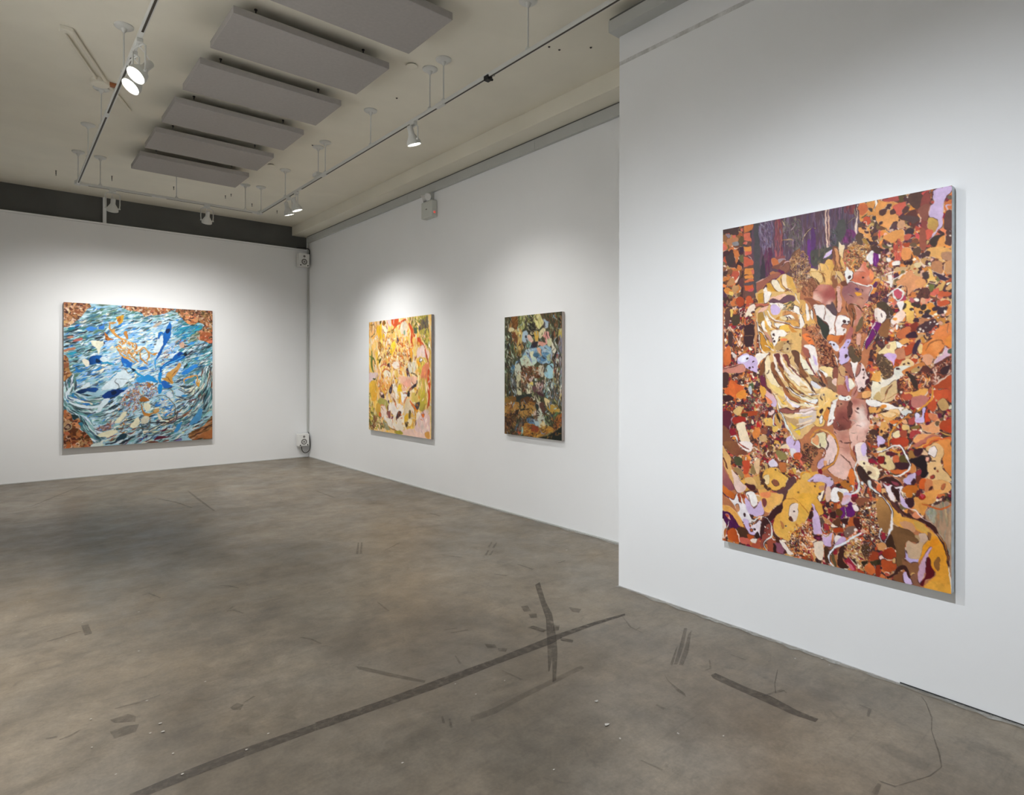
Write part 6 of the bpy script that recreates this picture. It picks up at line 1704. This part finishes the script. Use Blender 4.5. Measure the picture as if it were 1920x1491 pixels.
P 4a1246 2,908 27,902 51,911 75,926 99,943 116,948 87,952 45,953 14,940 8,923
S 5a1a54/6a2a60/3a1038 2.3 9.1 40 50 30 8,909 45,912 93,944 45,950
P e4a898 15,912 33,910 45,922 48,929 30,924
P c04a38 18,912 36,913 36,922 24,920
P e8dcd4 -1,931 14,933 21,956 14,981 2,990
L e8dcd4 2.7 39,933 33,948 24,959 20,981 8,993
P b4622c 11,964 24,959 20,981 11,987
P c0561f b04a1c 33,965 51,953 66,951 87,965 98,991 69,995 33,989
P 4a2c1c 87,948 134,946 151,961 145,975 122,978 98,974
P b04a1c 139,962 168,958 174,971 145,976
P c86050 101,977 145,975 156,987 133,993 104,994
L ecdcd4 2.3 75,953 93,975 98,994
P cdb4d8 116,918 145,918 151,937 179,940 191,952 162,963 134,946 122,934
P e4d4dc 157,940 196,915 219,916 213,940 207,960 179,954
D 3a1c20 2.7 125,902 179,942
P b0552c 154,944 168,942 168,950 157,952
P 2e1818 179,960 196,948 207,963 191,969
L e4e0dc 3.4 145,904 157,913 177,916 196,905 224,899
P 3a1a1c 207,937 219,913 235,901 257,885 289,872 311,854 321,859 311,879 273,900 252,912 230,938 224,965 213,976
P 94483c 230,931 252,915 262,927 257,954 235,970 218,995 207,983 219,959
A 5a2424 6.8 .6 230,938
D f0e4d6 1.6 241,920 230,928 230,946 252,948 246,931
L e2dfda 4.1 224,899 246,903 262,917 265,936 262,953 241,966 227,977 230,990 241,997
P 9a4a34 241,972 268,956 289,963 284,992 251,997
P 8a5064 284,970 316,962 332,976 326,995 300,997 284,986
P 2e1614 273,974 284,976 289,995 276,997
P 4a1c1c 324,990 337,985 342,994 326,996
P 4a2418 284,954 300,948 311,963 289,966
L e4e0dc 2.3 265,954 276,961 287,961
P b05038 162,993 196,968 207,993 179,999
P ecd8cc 156,977 191,969 185,983 162,983
P e2a648 e8b458 284,892 316,872 347,853 401,857 401,910 368,927 353,954 321,952 289,946 273,926
P e6d0c0 353,856 368,844 396,848 394,876 373,895 353,884
P 5a2c20 350,888 363,881 371,895 358,896
P c07a44 308,902 321,904 329,916 319,923
D 3a2818 2.5 337,913 353,965
S e8b060/d88a38/f0d0a0/c06a30/e0a050 3.4 6.8 160 60 60 347,933 401,894 401,995 347,996
S f0dcc8/e8c0a0/f0e8e0 2 3.4 60 60 60 363,937 401,910 401,992 368,993
P e8d8cc 305,960 332,963 353,980 373,990 347,996 326,980
L c88a3c 2.7 337,832 368,829 401,838
P e2a63c e6b04c 401,816 476,809 471,831 446,858 436,881 401,904
L c07a2c 2.3 401,835 426,854 446,867
P dca040 456,832 480,814 500,834 509,857 485,863 466,850
S d8803c/e8b888/f0d0b8/c06a38/e8a860 3.4 6.8 260 60 70 401,904 436,887 461,903 466,933 461,977 421,989 401,973
D f0dccc 1.7 416,905 431,922 446,908 421,939 436,949 411,931 451,929 441,967
P cfb2d4 c8aace 461,857 471,849 485,860 493,875 500,895 505,916 505,934 514,945 547,944 556,909 542,908 533,915 509,915 490,918 466,918 461,887
P 4a1226 466,927 481,922 500,923 505,931 485,935 471,933
P 7a2848 476,929 495,926 490,933
P 3c1c1c 446,861 461,857 463,872 451,881 441,877
P cfb0d0 456,835 466,837 471,852 463,853
P e6d2bc 466,949 490,936 509,943 509,983 490,991 471,976
P a83038 512,885 528,886 533,897 519,905
L ecd8d0 2.9 507,882 505,898 514,909 524,904
L 8a6a48 2.7 505,916 524,920 542,905 547,895
P 5a4438 495,868 509,873 514,881 495,883
P c88a58 500,861 528,870 547,883 524,883 509,873
P 5c3420 547,880 561,867 579,862 584,879 570,887
P ecd4c0 547,883 575,886 570,890 547,892
P 5a3a18 566,842 579,835 593,842 589,852 570,854
P 8a2028 533,843 542,839 547,850 533,852
P 3a1818 538,851 561,846 561,864 542,866
P 8a4424 552,832 566,827 570,839 556,843
P 641a68 579,835 598,827 611,828 620,813 634,814 642,828 638,852 620,854 602,853 589,870 584,858 593,845
P 561458 616,816 631,814 629,832 616,831
P ecdcd8 636,820 647,819 660,829 647,836 638,831
L c8c8c0 1.8 602,829 607,853 604,871
P ece4dc 593,872 602,871 602,883 593,884
P dc9c98 cfc4dc 598,797 629,797 620,813 598,824 588,822
P 3a1818 584,864 616,857 616,875 589,872
P b85a28 620,860 647,851 643,875 616,878
P 4a1a18 638,858 669,857 669,881 643,881
P 6a2028 625,800 647,795 651,809 634,811
P 8a5038 647,804 677,795 699,799 695,817 660,820
P 9a6248 547,892 561,891 593,887 593,902 561,906
P a83c14 556,894 589,887 593,899 561,904
P 7a5c50 607,885 638,878 647,886 629,900 607,909 598,901
P ecdcd4 640,883 651,883 654,888 643,890
L d07a3c 3.9 554,907 549,925 545,944
P e8dcd8 561,912 589,911 584,924 561,936
P c8a8cc 589,911 607,915 598,925 575,940 556,940
P e0a070 509,946 524,947 533,955 514,961
P 4a2c18 514,954 528,949 538,963 542,990 519,990
P a86a3c 538,954 552,958 570,959 575,985 547,995
P 5a4c30 542,963 552,961 566,992 556,997
P 3a1c14 575,955 602,927 602,951 593,976 620,993 589,998 570,986
P 8a1a28 552,958 566,950 570,962 556,965
L e0e2e6 5.7 669,892 647,901 620,916 593,932 561,945 542,960 533,976 538,991 552,999
S d0a870/e0c090/b08850/a87040/c89a60 3.4 9.1 300 40 60 602,930 638,911 673,912 678,947 708,974 682,995 656,979 620,961 598,964
D f0e0d4 2 638,933 652,950 665,910 695,915 691,933 704,934 647,916 660,926 699,944
P 2e2010 625,969 643,966 652,977 634,973
P 2e2010 669,968 691,965 695,976 682,981
P 9a2038 602,978 616,964 629,971 647,986 647,998 625,990
P c86070 611,980 629,983 643,996 629,998
L ece0e0 1.4 616,964 629,971 652,983
P 4a3418 673,924 699,920 704,946 678,952
P 9a3c1c 704,940 733,933 738,955 704,960
S f0e0d4/c07a50/e0b090/6a4028 2 3.4 140 30 80 665,890 703,888 712,945 678,947
P cf6a34 682,981 712,965 729,985 704,998
P 3a3018 704,963 744,954 744,966 721,972
L ece0d4 2.3 721,969 729,982 729,991
P 8a2c10 729,974 744,966 744,994 725,995
S e8b878/d8a060/f0d8b0/8a5a30/3a2418/e0c8a0 2.7 4.5 420 30 80 664,826 703,801 743,812 744,912 691,890 665,878
D f4ece4 2.3 731,819 703,819 708,844 716,869 708,885 729,845 682,832
D 2a1a1c 2 690,830 708,827 714,828 731,844 737,841 718,890
P b8844a 8a6038 733,798 775,780 787,821 787,849 771,880 742,866 733,841
P b8854e c8955c 787,835 795,826 815,824 827,839 819,857 795,851
P d99c44 d8963c 771,789 795,806 827,828 863,832 894,834 928,852 954,867 965,887 932,900 901,866 875,858 843,865 823,859 795,843
P cfa04c 871,837 894,837 924,850 917,861 882,852
P c89068 819,843 855,841 878,855 867,865 835,860
P 74502f 6a4828 783,858 799,854 819,860 851,861 871,870 886,884 867,887 843,890 836,913 836,938 824,957 808,956 804,918 795,893 783,881
P c2a384 c8a480 843,893 855,888 875,891 890,881 901,863 917,867 917,880 902,899 894,922 883,940 855,938 844,923
P caa890 890,865 913,864 917,878 902,888 890,881
P b89468 871,873 886,871 890,881 882,885
P b9a6cf 836,910 844,923 859,935 886,931 883,940 855,944 840,932
P 8a5a34 917,859 930,860 928,873 920,877
P dc9020 e09a2c 902,896 924,879 939,864 958,872 972,892 983,914 991,944 932,953 924,928 909,917 886,939 894,919
P d8861c 928,879 950,871 965,895 976,946 939,952 932,911
L c9a0c0 6.8 932,895 917,913 906,934 894,959
P 5a0614 913,927 921,921 928,933 936,951 943,955 909,960
P 8a5a2c 945,922 958,918 960,931 951,949 943,939
P a8866a 913,807 931,795 1001,782 1002,942 994,943 983,893 961,861 931,835 913,826
S a8866a/9a8468/b89878/8a8270/a07a5c 5.7 34 80 90 6 916,802 1001,782 1000,942 991,905 954,851 928,830
S a8a490/8a8c80/98967e 5.7 18.1 40 90 8 920,799 946,793 946,831 924,825
P dc964c 866,777 912,759 939,751 968,748 953,763 942,783 916,793 905,816 878,806 863,791
P cf8a40 886,788 916,788 905,816 890,807
L 3c1a18 7.9 787,796 815,812 847,823 886,827 916,834 946,852 965,871 983,896 989,932
L 5a3028 6.8 762,778 787,796 807,811 831,822
P e08a60 863,821 874,812 894,820 882,829 867,826
L ecd0c8 2.3 851,806 874,809 901,825 928,833
P cdb4d8 815,762 823,773 835,783 847,795 855,805 835,805 823,795 819,779
P ecdcdc 766,767 783,768 799,783 795,795 775,780
P 2e1214 795,764 811,763 819,776 815,793 803,789
P 3a1820 839,788 851,778 866,779 870,796 855,803 843,796
P a8200c 890,766 909,764 912,772 901,779 890,777
P c43a4c 893,766 907,766 901,776
P c06a20 839,763 859,758 863,772 847,779
P 5a2020 878,759 893,755 890,772 878,773
L c05820 2.9 897,789 913,791 931,793 957,796 979,792 994,785 999,780
L e0dcdc 4.5 733,775 758,787 779,805 791,826 789,852 779,876 771,894 763,905 750,905 742,892 742,880 750,868
P 8a2c0c a83c18 754,933 771,919 791,916 804,929 804,940 779,946 759,944
P 3a2010 771,894 787,880 800,904 804,918 787,914 771,914
P cf9058 742,909 763,906 771,914 750,928 734,927
P ecc8c0 738,947 750,939 763,946 750,954
P b04a20 750,954 771,948 804,949 804,972 759,979
L ecd8c8 1.8 750,939 763,946 779,949 800,941
P cfa068 792,942 804,940 806,951 792,953
P 2e2410 734,956 746,954 746,966 734,967
P 74502f 803,875 873,878 885,887 845,890 837,928 833,952 812,955 808,903
P 8a5a3a 829,938 845,944 889,941 889,961 861,973 845,965 829,953
P cfa060 861,968 873,966 873,974 861,976
L 3a1a14 7.9 774,996 800,980 820,963 833,958 845,967 853,981
P 7a4a2c 791,993 824,971 837,980 833,1001 808,999
P cdb4d8 833,975 841,971 849,981 863,987 861,999 837,998
P 8a5a44 861,976 881,967 889,986 893,1000 865,999
P c9a0b8 889,952 909,918 917,923 905,969 893,991 883,979
P 5a0614 917,921 927,924 932,943 942,958 933,971 913,979 901,996 893,991 909,969 913,943
P dc9020 e0a040 932,901 970,882 989,934 997,974 997,999 909,1000 925,980 948,960 936,937
P e0a03c 913,991 952,976 993,989 990,1000 933,1002
P 8a5a2c 944,924 959,916 961,936 952,951 942,941
L f0e4d4 2.3 989,934 997,966 1001,998
L e8d8c8 2.3 940,1003 971,1003 997,1002
L b87a30 1.8 951,856 978,883 989,920
D f0e4d6 1.1 752,149 842,266 866,301 722,458 764,746 499,943 546,967 325,999 134,592 190,574 245,604 615,898 659,878 691,903 637,852 685,832 723,863 632,940 663,962 702,945
D 3a2022 2.3 843,458 885,444 929,457 401,738 351,773 546,757 680,702 722,685 764,696 376,865 245,815 133,808 614,759
S 3a2022/5a2c28/8a4a30/ecd6c0 1.4 15.9 170 60 70 1 246,233 721,203 763,458 637,749 245,718'''

def paint_mat(name, k):
    m = bpy.data.materials.new(name); m.use_nodes = True; nt = m.node_tree; N, L = nt.nodes, nt.links; b = N['Principled BSDF']
    at = N.new('ShaderNodeAttribute'); at.attribute_name = 'paint'
    s = N.new('ShaderNodeVectorMath'); s.operation = 'SCALE'; s.inputs['Scale'].default_value = k
    L.new(at.outputs['Color'], s.inputs[0]); L.new(s.outputs['Vector'], b.inputs['Base Color'])
    b.inputs['Roughness'].default_value = .55; b.inputs['Specular IOR Level'].default_value = .25
    tc = N.new('ShaderNodeTexCoord'); n = N.new('ShaderNodeTexNoise'); n.inputs['Scale'].default_value = 160; n.inputs['Detail'].default_value = 4
    bp = N.new('ShaderNodeBump'); bp.inputs['Strength'].default_value = .12; bp.inputs['Distance'].default_value = .001
    L.new(tc.outputs['Object'], n.inputs['Vector']); L.new(n.outputs['Fac'], bp.inputs['Height']); L.new(bp.outputs['Normal'], b.inputs['Normal'])
    return m
def picture(key, W, H, org, du, w, h, depth, nrm, label, side_mat, k, warp, outl):
    """org: top left corner of the wall side, du: direction of the width, nrm: out of the wall"""
    o = thing('painting', label, 'painting', org)
    P = Painter(W, H, 7); P.warp, P.outline = warp, outl; im = P.run(STROKES[key])
    lin3 = np.where(im <= .04045, im / 12.92, ((im + .055) / 1.055) ** 2.4)
    du = np.array(du, float); nv = np.array(nrm, float)
    # vertices sit on the paint samples, stretched to the full canvas
    U, V = np.meshgrid(np.linspace(0, w, W), np.linspace(0, -h, H))
    co = U[..., None] * du + V[..., None] * np.array([0, 0, 1.0]) + nv * depth
    idx = np.arange(W * H).reshape(H, W)
    q = np.stack([idx[:-1, :-1], idx[1:, :-1], idx[1:, 1:], idx[:-1, 1:]], -1).reshape(-1, 4)
    me = bpy.data.meshes.new('painted_face')
    me.vertices.add(W * H); me.vertices.foreach_set('co', co.reshape(-1).astype(np.float32))
    me.loops.add(q.size); me.loops.foreach_set('vertex_index', q.reshape(-1).astype(np.int32))
    me.polygons.add(len(q)); me.polygons.foreach_set('loop_start', (np.arange(len(q)) * 4).astype(np.int32))
    me.update(calc_edges=True)
    ca = me.color_attributes.new('paint', 'FLOAT_COLOR', 'POINT')
    ca.data.foreach_set('color', np.concatenate([lin3, np.ones((H, W, 1))], -1).reshape(-1).astype(np.float32))
    me.materials.append(paint_mat('oil_paint_' + key, k)); link(bpy.data.objects.new('painted_face', me), o)
    du, nv = Vector(du), Vector(nv); Z = Vector((0, 0, 1)); e = .0006
    def bar(name, a, b, m):
        bm = B(); r = bmesh.ops.create_cube(bm, size=1.0)['verts']
        for v in r: v.co = du * (a[0] + (b[0] - a[0]) * (v.co.x + .5)) + Z * (a[1] + (b[1] - a[1]) * (v.co.y + .5)) + nv * (a[2] + (b[2] - a[2]) * (v.co.z + .5))
        return obj(name, bm, m, o)
    t = .004; d = depth - e
    bar('canvas_edge', (0, -h, .006), (t, 0, d), side_mat); bar('canvas_edge', (w - t, -h, .006), (w, 0, d), side_mat)
    bar('canvas_edge', (t, -t, .006), (w - t, 0, d), side_mat); bar('canvas_edge', (t, -h, .006), (w - t, -h + t, d), side_mat)
    for a, b in (((t, -h + t), (.05, -t)), ((w - .05, -h + t), (w - t, -t)), ((.05, -.05), (w - .05, -t)), ((.05, -h + t), (w - .05, -h + .05))):
        bar('stretcher_bar', (*a, .0015), (*b, .022), M['stretcher'])
    return o
M['stretcher'] = mat('pine_stretcher', (.55, .42, .28), .6, noise=.1, scale=12)
M['side_grey'] = mat('grey_painted_canvas_edge', (.34, .30, .28), .8, noise=.06, scale=30, bump=.2, bscale=500)
M['side_sand'] = mat('sand_canvas_edge', (.52, .45, .41), .8, noise=.06, scale=30, bump=.2, bscale=500)
M['side_pale'] = mat('pale_primed_canvas_edge', (.74, .80, .83), .7, noise=.14, scale=22, bump=.2, bscale=500)
picture('p1', 376, 400, (.677, YB, 2.4321), (1, 0, 0), 1.8775, 2.0025, .06, (0, -1, 0), 'large nearly square blue and brown abstract painting on the far white wall', M['side_grey'], 1.0, .8, .2)
picture('p2', 236, 220, (XR, 8.0056, 2.1975), (0, -1, 0), 1.6487, 1.5438, .04, (-1, 0, 0), 'yellow pink and orange abstract painting on the long right wall', M['side_grey'], 1.1, .8, .3)
picture('p3', 170, 245, (XR, 4.9351, 2.0646), (0, -1, 0), .8516, 1.2262, .04, (-1, 0, 0), 'dark green brown and pale blue abstract painting, narrowest on the right wall', M['side_sand'], 1.0, .9, .4)
picture('p4', 480, 780, (XN, 1.9307, 2.3354), (0, -1, 0), 1.1272, 1.8337, .047, (-1, 0, 0), 'tall orange brown and cream figurative painting on the near right wall', M['side_pale'], 1.08, .7, .65)


# ------------------------------------------------------------------ speakers
def speaker(z0, z1, y1, label, tilt):
    x0, x1 = 3.888, 4.068; zc = (z0 + z1) / 2; H = z1 - z0; D = .13
    o = thing('speaker', label, 'speaker', ((x0 + x1) / 2, y1, z0), 'white speakers in the far corner')
    o.rotation_euler.x = tilt
    hw = (x1 - x0) / 2
    obj('cabinet', box(B(), -hw, hw, -.0, D, 0, H, .008), M['white_plastic'], o)
    bm = B(); lathe(bm, (0, .001, H * .36), (0, -1, 0), [(0, .064), (.006, .062), (.006, .054), (.002, .050)], 28); obj('woofer_ring', bm, M['white_plastic'], o, True)
    bm = B(); lathe(bm, (0, .0005, H * .36), (0, -1, 0), [(0, .052), (.004, .050), (.0005, .02), (.006, .012), (.007, .002)], 28); obj('woofer', bm, M['cone'], o, True)
    bm = B(); lathe(bm, (0, .001, H * .78), (0, -1, 0), [(0, .02), (.004, .019), (.003, .012), (.006, .002)], 20); obj('tweeter', bm, M['cone'], o, True)
    for s in (-1, 1):
        bm = B(); lathe(bm, (s * .062, .001, H * .09), (0, -1, 0), [(0, .012), (.003, .011), (.001, .009), (.0015, .002)], 12); obj('port', bm, M['black'], o)
    bm = B(); box(bm, -.03, .03, D, D + .02, H * .35, H * .65, .003); obj('wall_bracket', bm, M['dkmetal'], o)
    return o
speaker(3.277, 3.50, YB - .155, 'white two-way speaker high in the far corner under the dark band', 0.0)
speaker(.212, .418, YB - .155, 'white two-way speaker low in the far corner just above the floor', 0.0)
def cable(name, pts, r, m, label):
    return tag(obj(name, tube(B(), pts, r, 8), m, None, True), label, 'cable')
def sm(pts, n=6):
    P = [Vector(p) for p in pts]; P = [P[0]] + P + [P[-1]]; out = []
    for i in range(1, len(P) - 2):
        for k in range(n):
            t = k / n; a, b, c, d = P[i - 1:i + 3]
            out.append(0.5 * ((2 * b) + (c - a) * t + (2 * a - 5 * b + 4 * c - d) * t * t + (3 * b - a - 3 * c + d) * t ** 3))
    out.append(P[-2]); return out
cable('speaker_cable', sm([(3.985, YB - .012, .19), (3.99, YB - .05, .12), (4.03, YB - .07, .085), (4.085, YB - .10, .12), (4.094, YB - .13, .22), (4.094, YB - .10, .34), (4.094, YB - .06, .435)]), .006, M['dkmetal'], 'dark cable looping below the low corner speaker')
cable('speaker_cable', sm([(4.092, YB - .06, 3.46), (4.09, YB - .10, 3.56), (4.06, YB - .09, 3.60), (3.98, YB - .05, 3.612), (3.90, YB - .01, 3.607)]), .009, M['black'], 'black cable bent over the wall top above the high corner speaker')

# ------------------------------------------------------------------ emergency light on the right wall
o = thing('emergency_light', 'grey white emergency light box with two lamp heads high on the right wall', 'emergency light', (XR, 6.405, 3.39))
obj('battery_case', box(B(), -.085, 0, -.122, .122, 0, .205, .012), M['grey_plastic'], o)
bm = B(); box(bm, -.0865, -.08, -.016, .016, .098, .112, .001); obj('badge', bm, M['cone'], o)
bm = B(); lathe(bm, (-.045, -.121, .055), (0, -1, 0), [(0, .016), (.008, .013), (.011, .003)], 14); obj('indicator', bm, M['red'], o, True)
for yy, dd in ((.075, (-.75, .55, -.35)), (-.02, (-.75, -.45, -.35))):
    c = Vector((-.065, yy, .262)); d = Vector(dd).normalized()
    a = obj('lamp_arm', tube(B(), sm([(-.045, yy * .8, .2), (-.05, yy, .225), c - d * .02]), .009, 8), M['white_plastic'], o, True)
    bm = B(); lathe(bm, c - d * .045, d, [(0, .015), (.01, .03), (.045, .042), (.075, .046), (.076, .04), (.066, .038), (.064, .004)], 20); obj('lamp_head', bm, M['white_plastic'], o, True)
bm = B(); box(bm, -.05, 0, -.05, .03, .205, .318, .004); obj('conduit_box', bm, M['trim'], o)

# ------------------------------------------------------------------ small things on the ceiling
def ceil_disc(x, y, r, label):
    o = thing('sprinkler_cover', label, 'sprinkler', (x, y, ZC), 'sprinkler cover plates')
    bm = B(); lathe(bm, (0, 0, 0), (0, 0, -1), [(0, r * .8), (.010, r * .8)], 28, (False, False)); obj('collar', bm, M['dkmetal'], o)
    bm = B(); lathe(bm, (0, 0, -.008), (0, 0, -1), [(0, r), (.004, r), (.006, r * .9)], 28); obj('cover_plate', bm, M['ceiling'], o, True)
ceil_disc(2.554, 4.283, .045, 'round sprinkler cover plate beside the fourth and fifth acoustic panels')
ceil_disc(2.50, 7.45, .04, 'small round sprinkler cover plate right of the farthest acoustic panel')
def hook(x, y, L, label):
    bm = B(); lathe(bm, (0, 0, 0), (0, 0, -1), [(0, .010), (.003, .009), (.005, .005), (max(L, .007), .0045)], 8)
    if L > .015: tube(bm, [(0, 0, -L), (.006, 0, -L - .008), (0, 0, -L - .014), (-.006, 0, -L - .008)], .0025, 6)
    h = obj('ceiling_hook', bm, M['dkmetal']); h.location = (x, y, ZC)
    tag(h, label, 'hook', 'dark screw hooks in the ceiling')
for x, y, L, lb in ((3.21, 3.36, .006, 'dark screw in the ceiling right of the black clip, leftmost of the three'), (3.30, 3.34, .006, 'dark screw in the ceiling right of the black clip, middle of the three'),
                    (3.46, 3.16, .006, 'dark screw in the ceiling nearest the boxed trim of the near wall'), (3.14, 3.40, .006, 'tiny pale dark screw just below the right rail near the black clip'),
                    (2.76, 4.89, .006, 'dark screw in the ceiling left of the single right rail spotlight'), (2.63, 6.51, .006, 'dark screw in the ceiling left of the twin stems on the right rail'),
                    (2.49, 9.06, .02, 'short hook above the cross rail, right of the right hand back spotlight'), (2.87, 9.38, .03, 'hook hanging over the right corner of the cross rail'),
                    (.54, 9.41, .05, 'long hook at far left of the ceiling, left of the left rail end'), (1.10, 9.21, .05, 'long hook above the white post, right of the left rail end'),
                    (2.45, 9.19, .03, 'hook before the dark band between the right back spotlight and rail corner'), (3.29, 9.53, .03, 'hook nearest the far corner, below the pair of lit spotlights'), (1.80, 9.2, .03, 'hook under the farthest acoustic panel beside a stem')):
    hook(x, y, L, lb)
# surface conduit run with junction box on the left part of the ceiling
o = thing('ceiling_conduit', 'painted conduit with a junction box running over the left of the ceiling', 'conduit', (.69, 6.2, ZC))
def cd2(x, y, z=0): return (x - .69, y - 6.2, z)
a, b, c = cd2(.40, 5.42, -.014), cd2(.69, 6.18, -.014), cd2(.95, 6.74, -.014)
for s, nm in ((0, 'conduit'), (.055, 'conduit')):
    obj(nm, tube(B(), [(a[0] - s, a[1] + s * .5, a[2]), (b[0] - s, b[1] + s * .5, b[2])], .013 if s == 0 else .009, 10), M['ceiling'], o, True)
obj('conduit', tube(B(), [b, c], .012, 10), M['ceiling'], o, True)
bm = B(); lathe(bm, cd2(.66, 6.24), (0, 0, -1), [(0, .07), (.035, .07), (.04, .064)], 24); obj('junction_box', bm, M['ceiling'], o, True)
p = cd2(.755, 6.235); obj('tag', box(B(), p[0] - .035, p[0] + .035, p[1] - .02, p[1] + .02, -.030, 0.0, .003), M['orange'], o)
p = cd2(.39, 5.44); obj('end_box', box(B(), p[0] - .06, p[0] + .02, p[1] - .03, p[1] + .03, -.03, 0, .004), M['ceiling'], o)
# black clip left on the right rail
o = thing('clamp', 'black spring clamp left on the right rail, alone near the wall corner', 'clamp', (TXR, 3.47, TZ))
obj('jaw', box(B(), -.022, .022, -.03, .02, -.02, .014, .004), M['black'], o)
for s in (-1, 1):
    obj('handle', tube(B(), [(0, -.02, -.005 + s * .008), (s * .01 + .01, -.055, -.01 + s * .022)], .009, 8), M['black'], o, True)
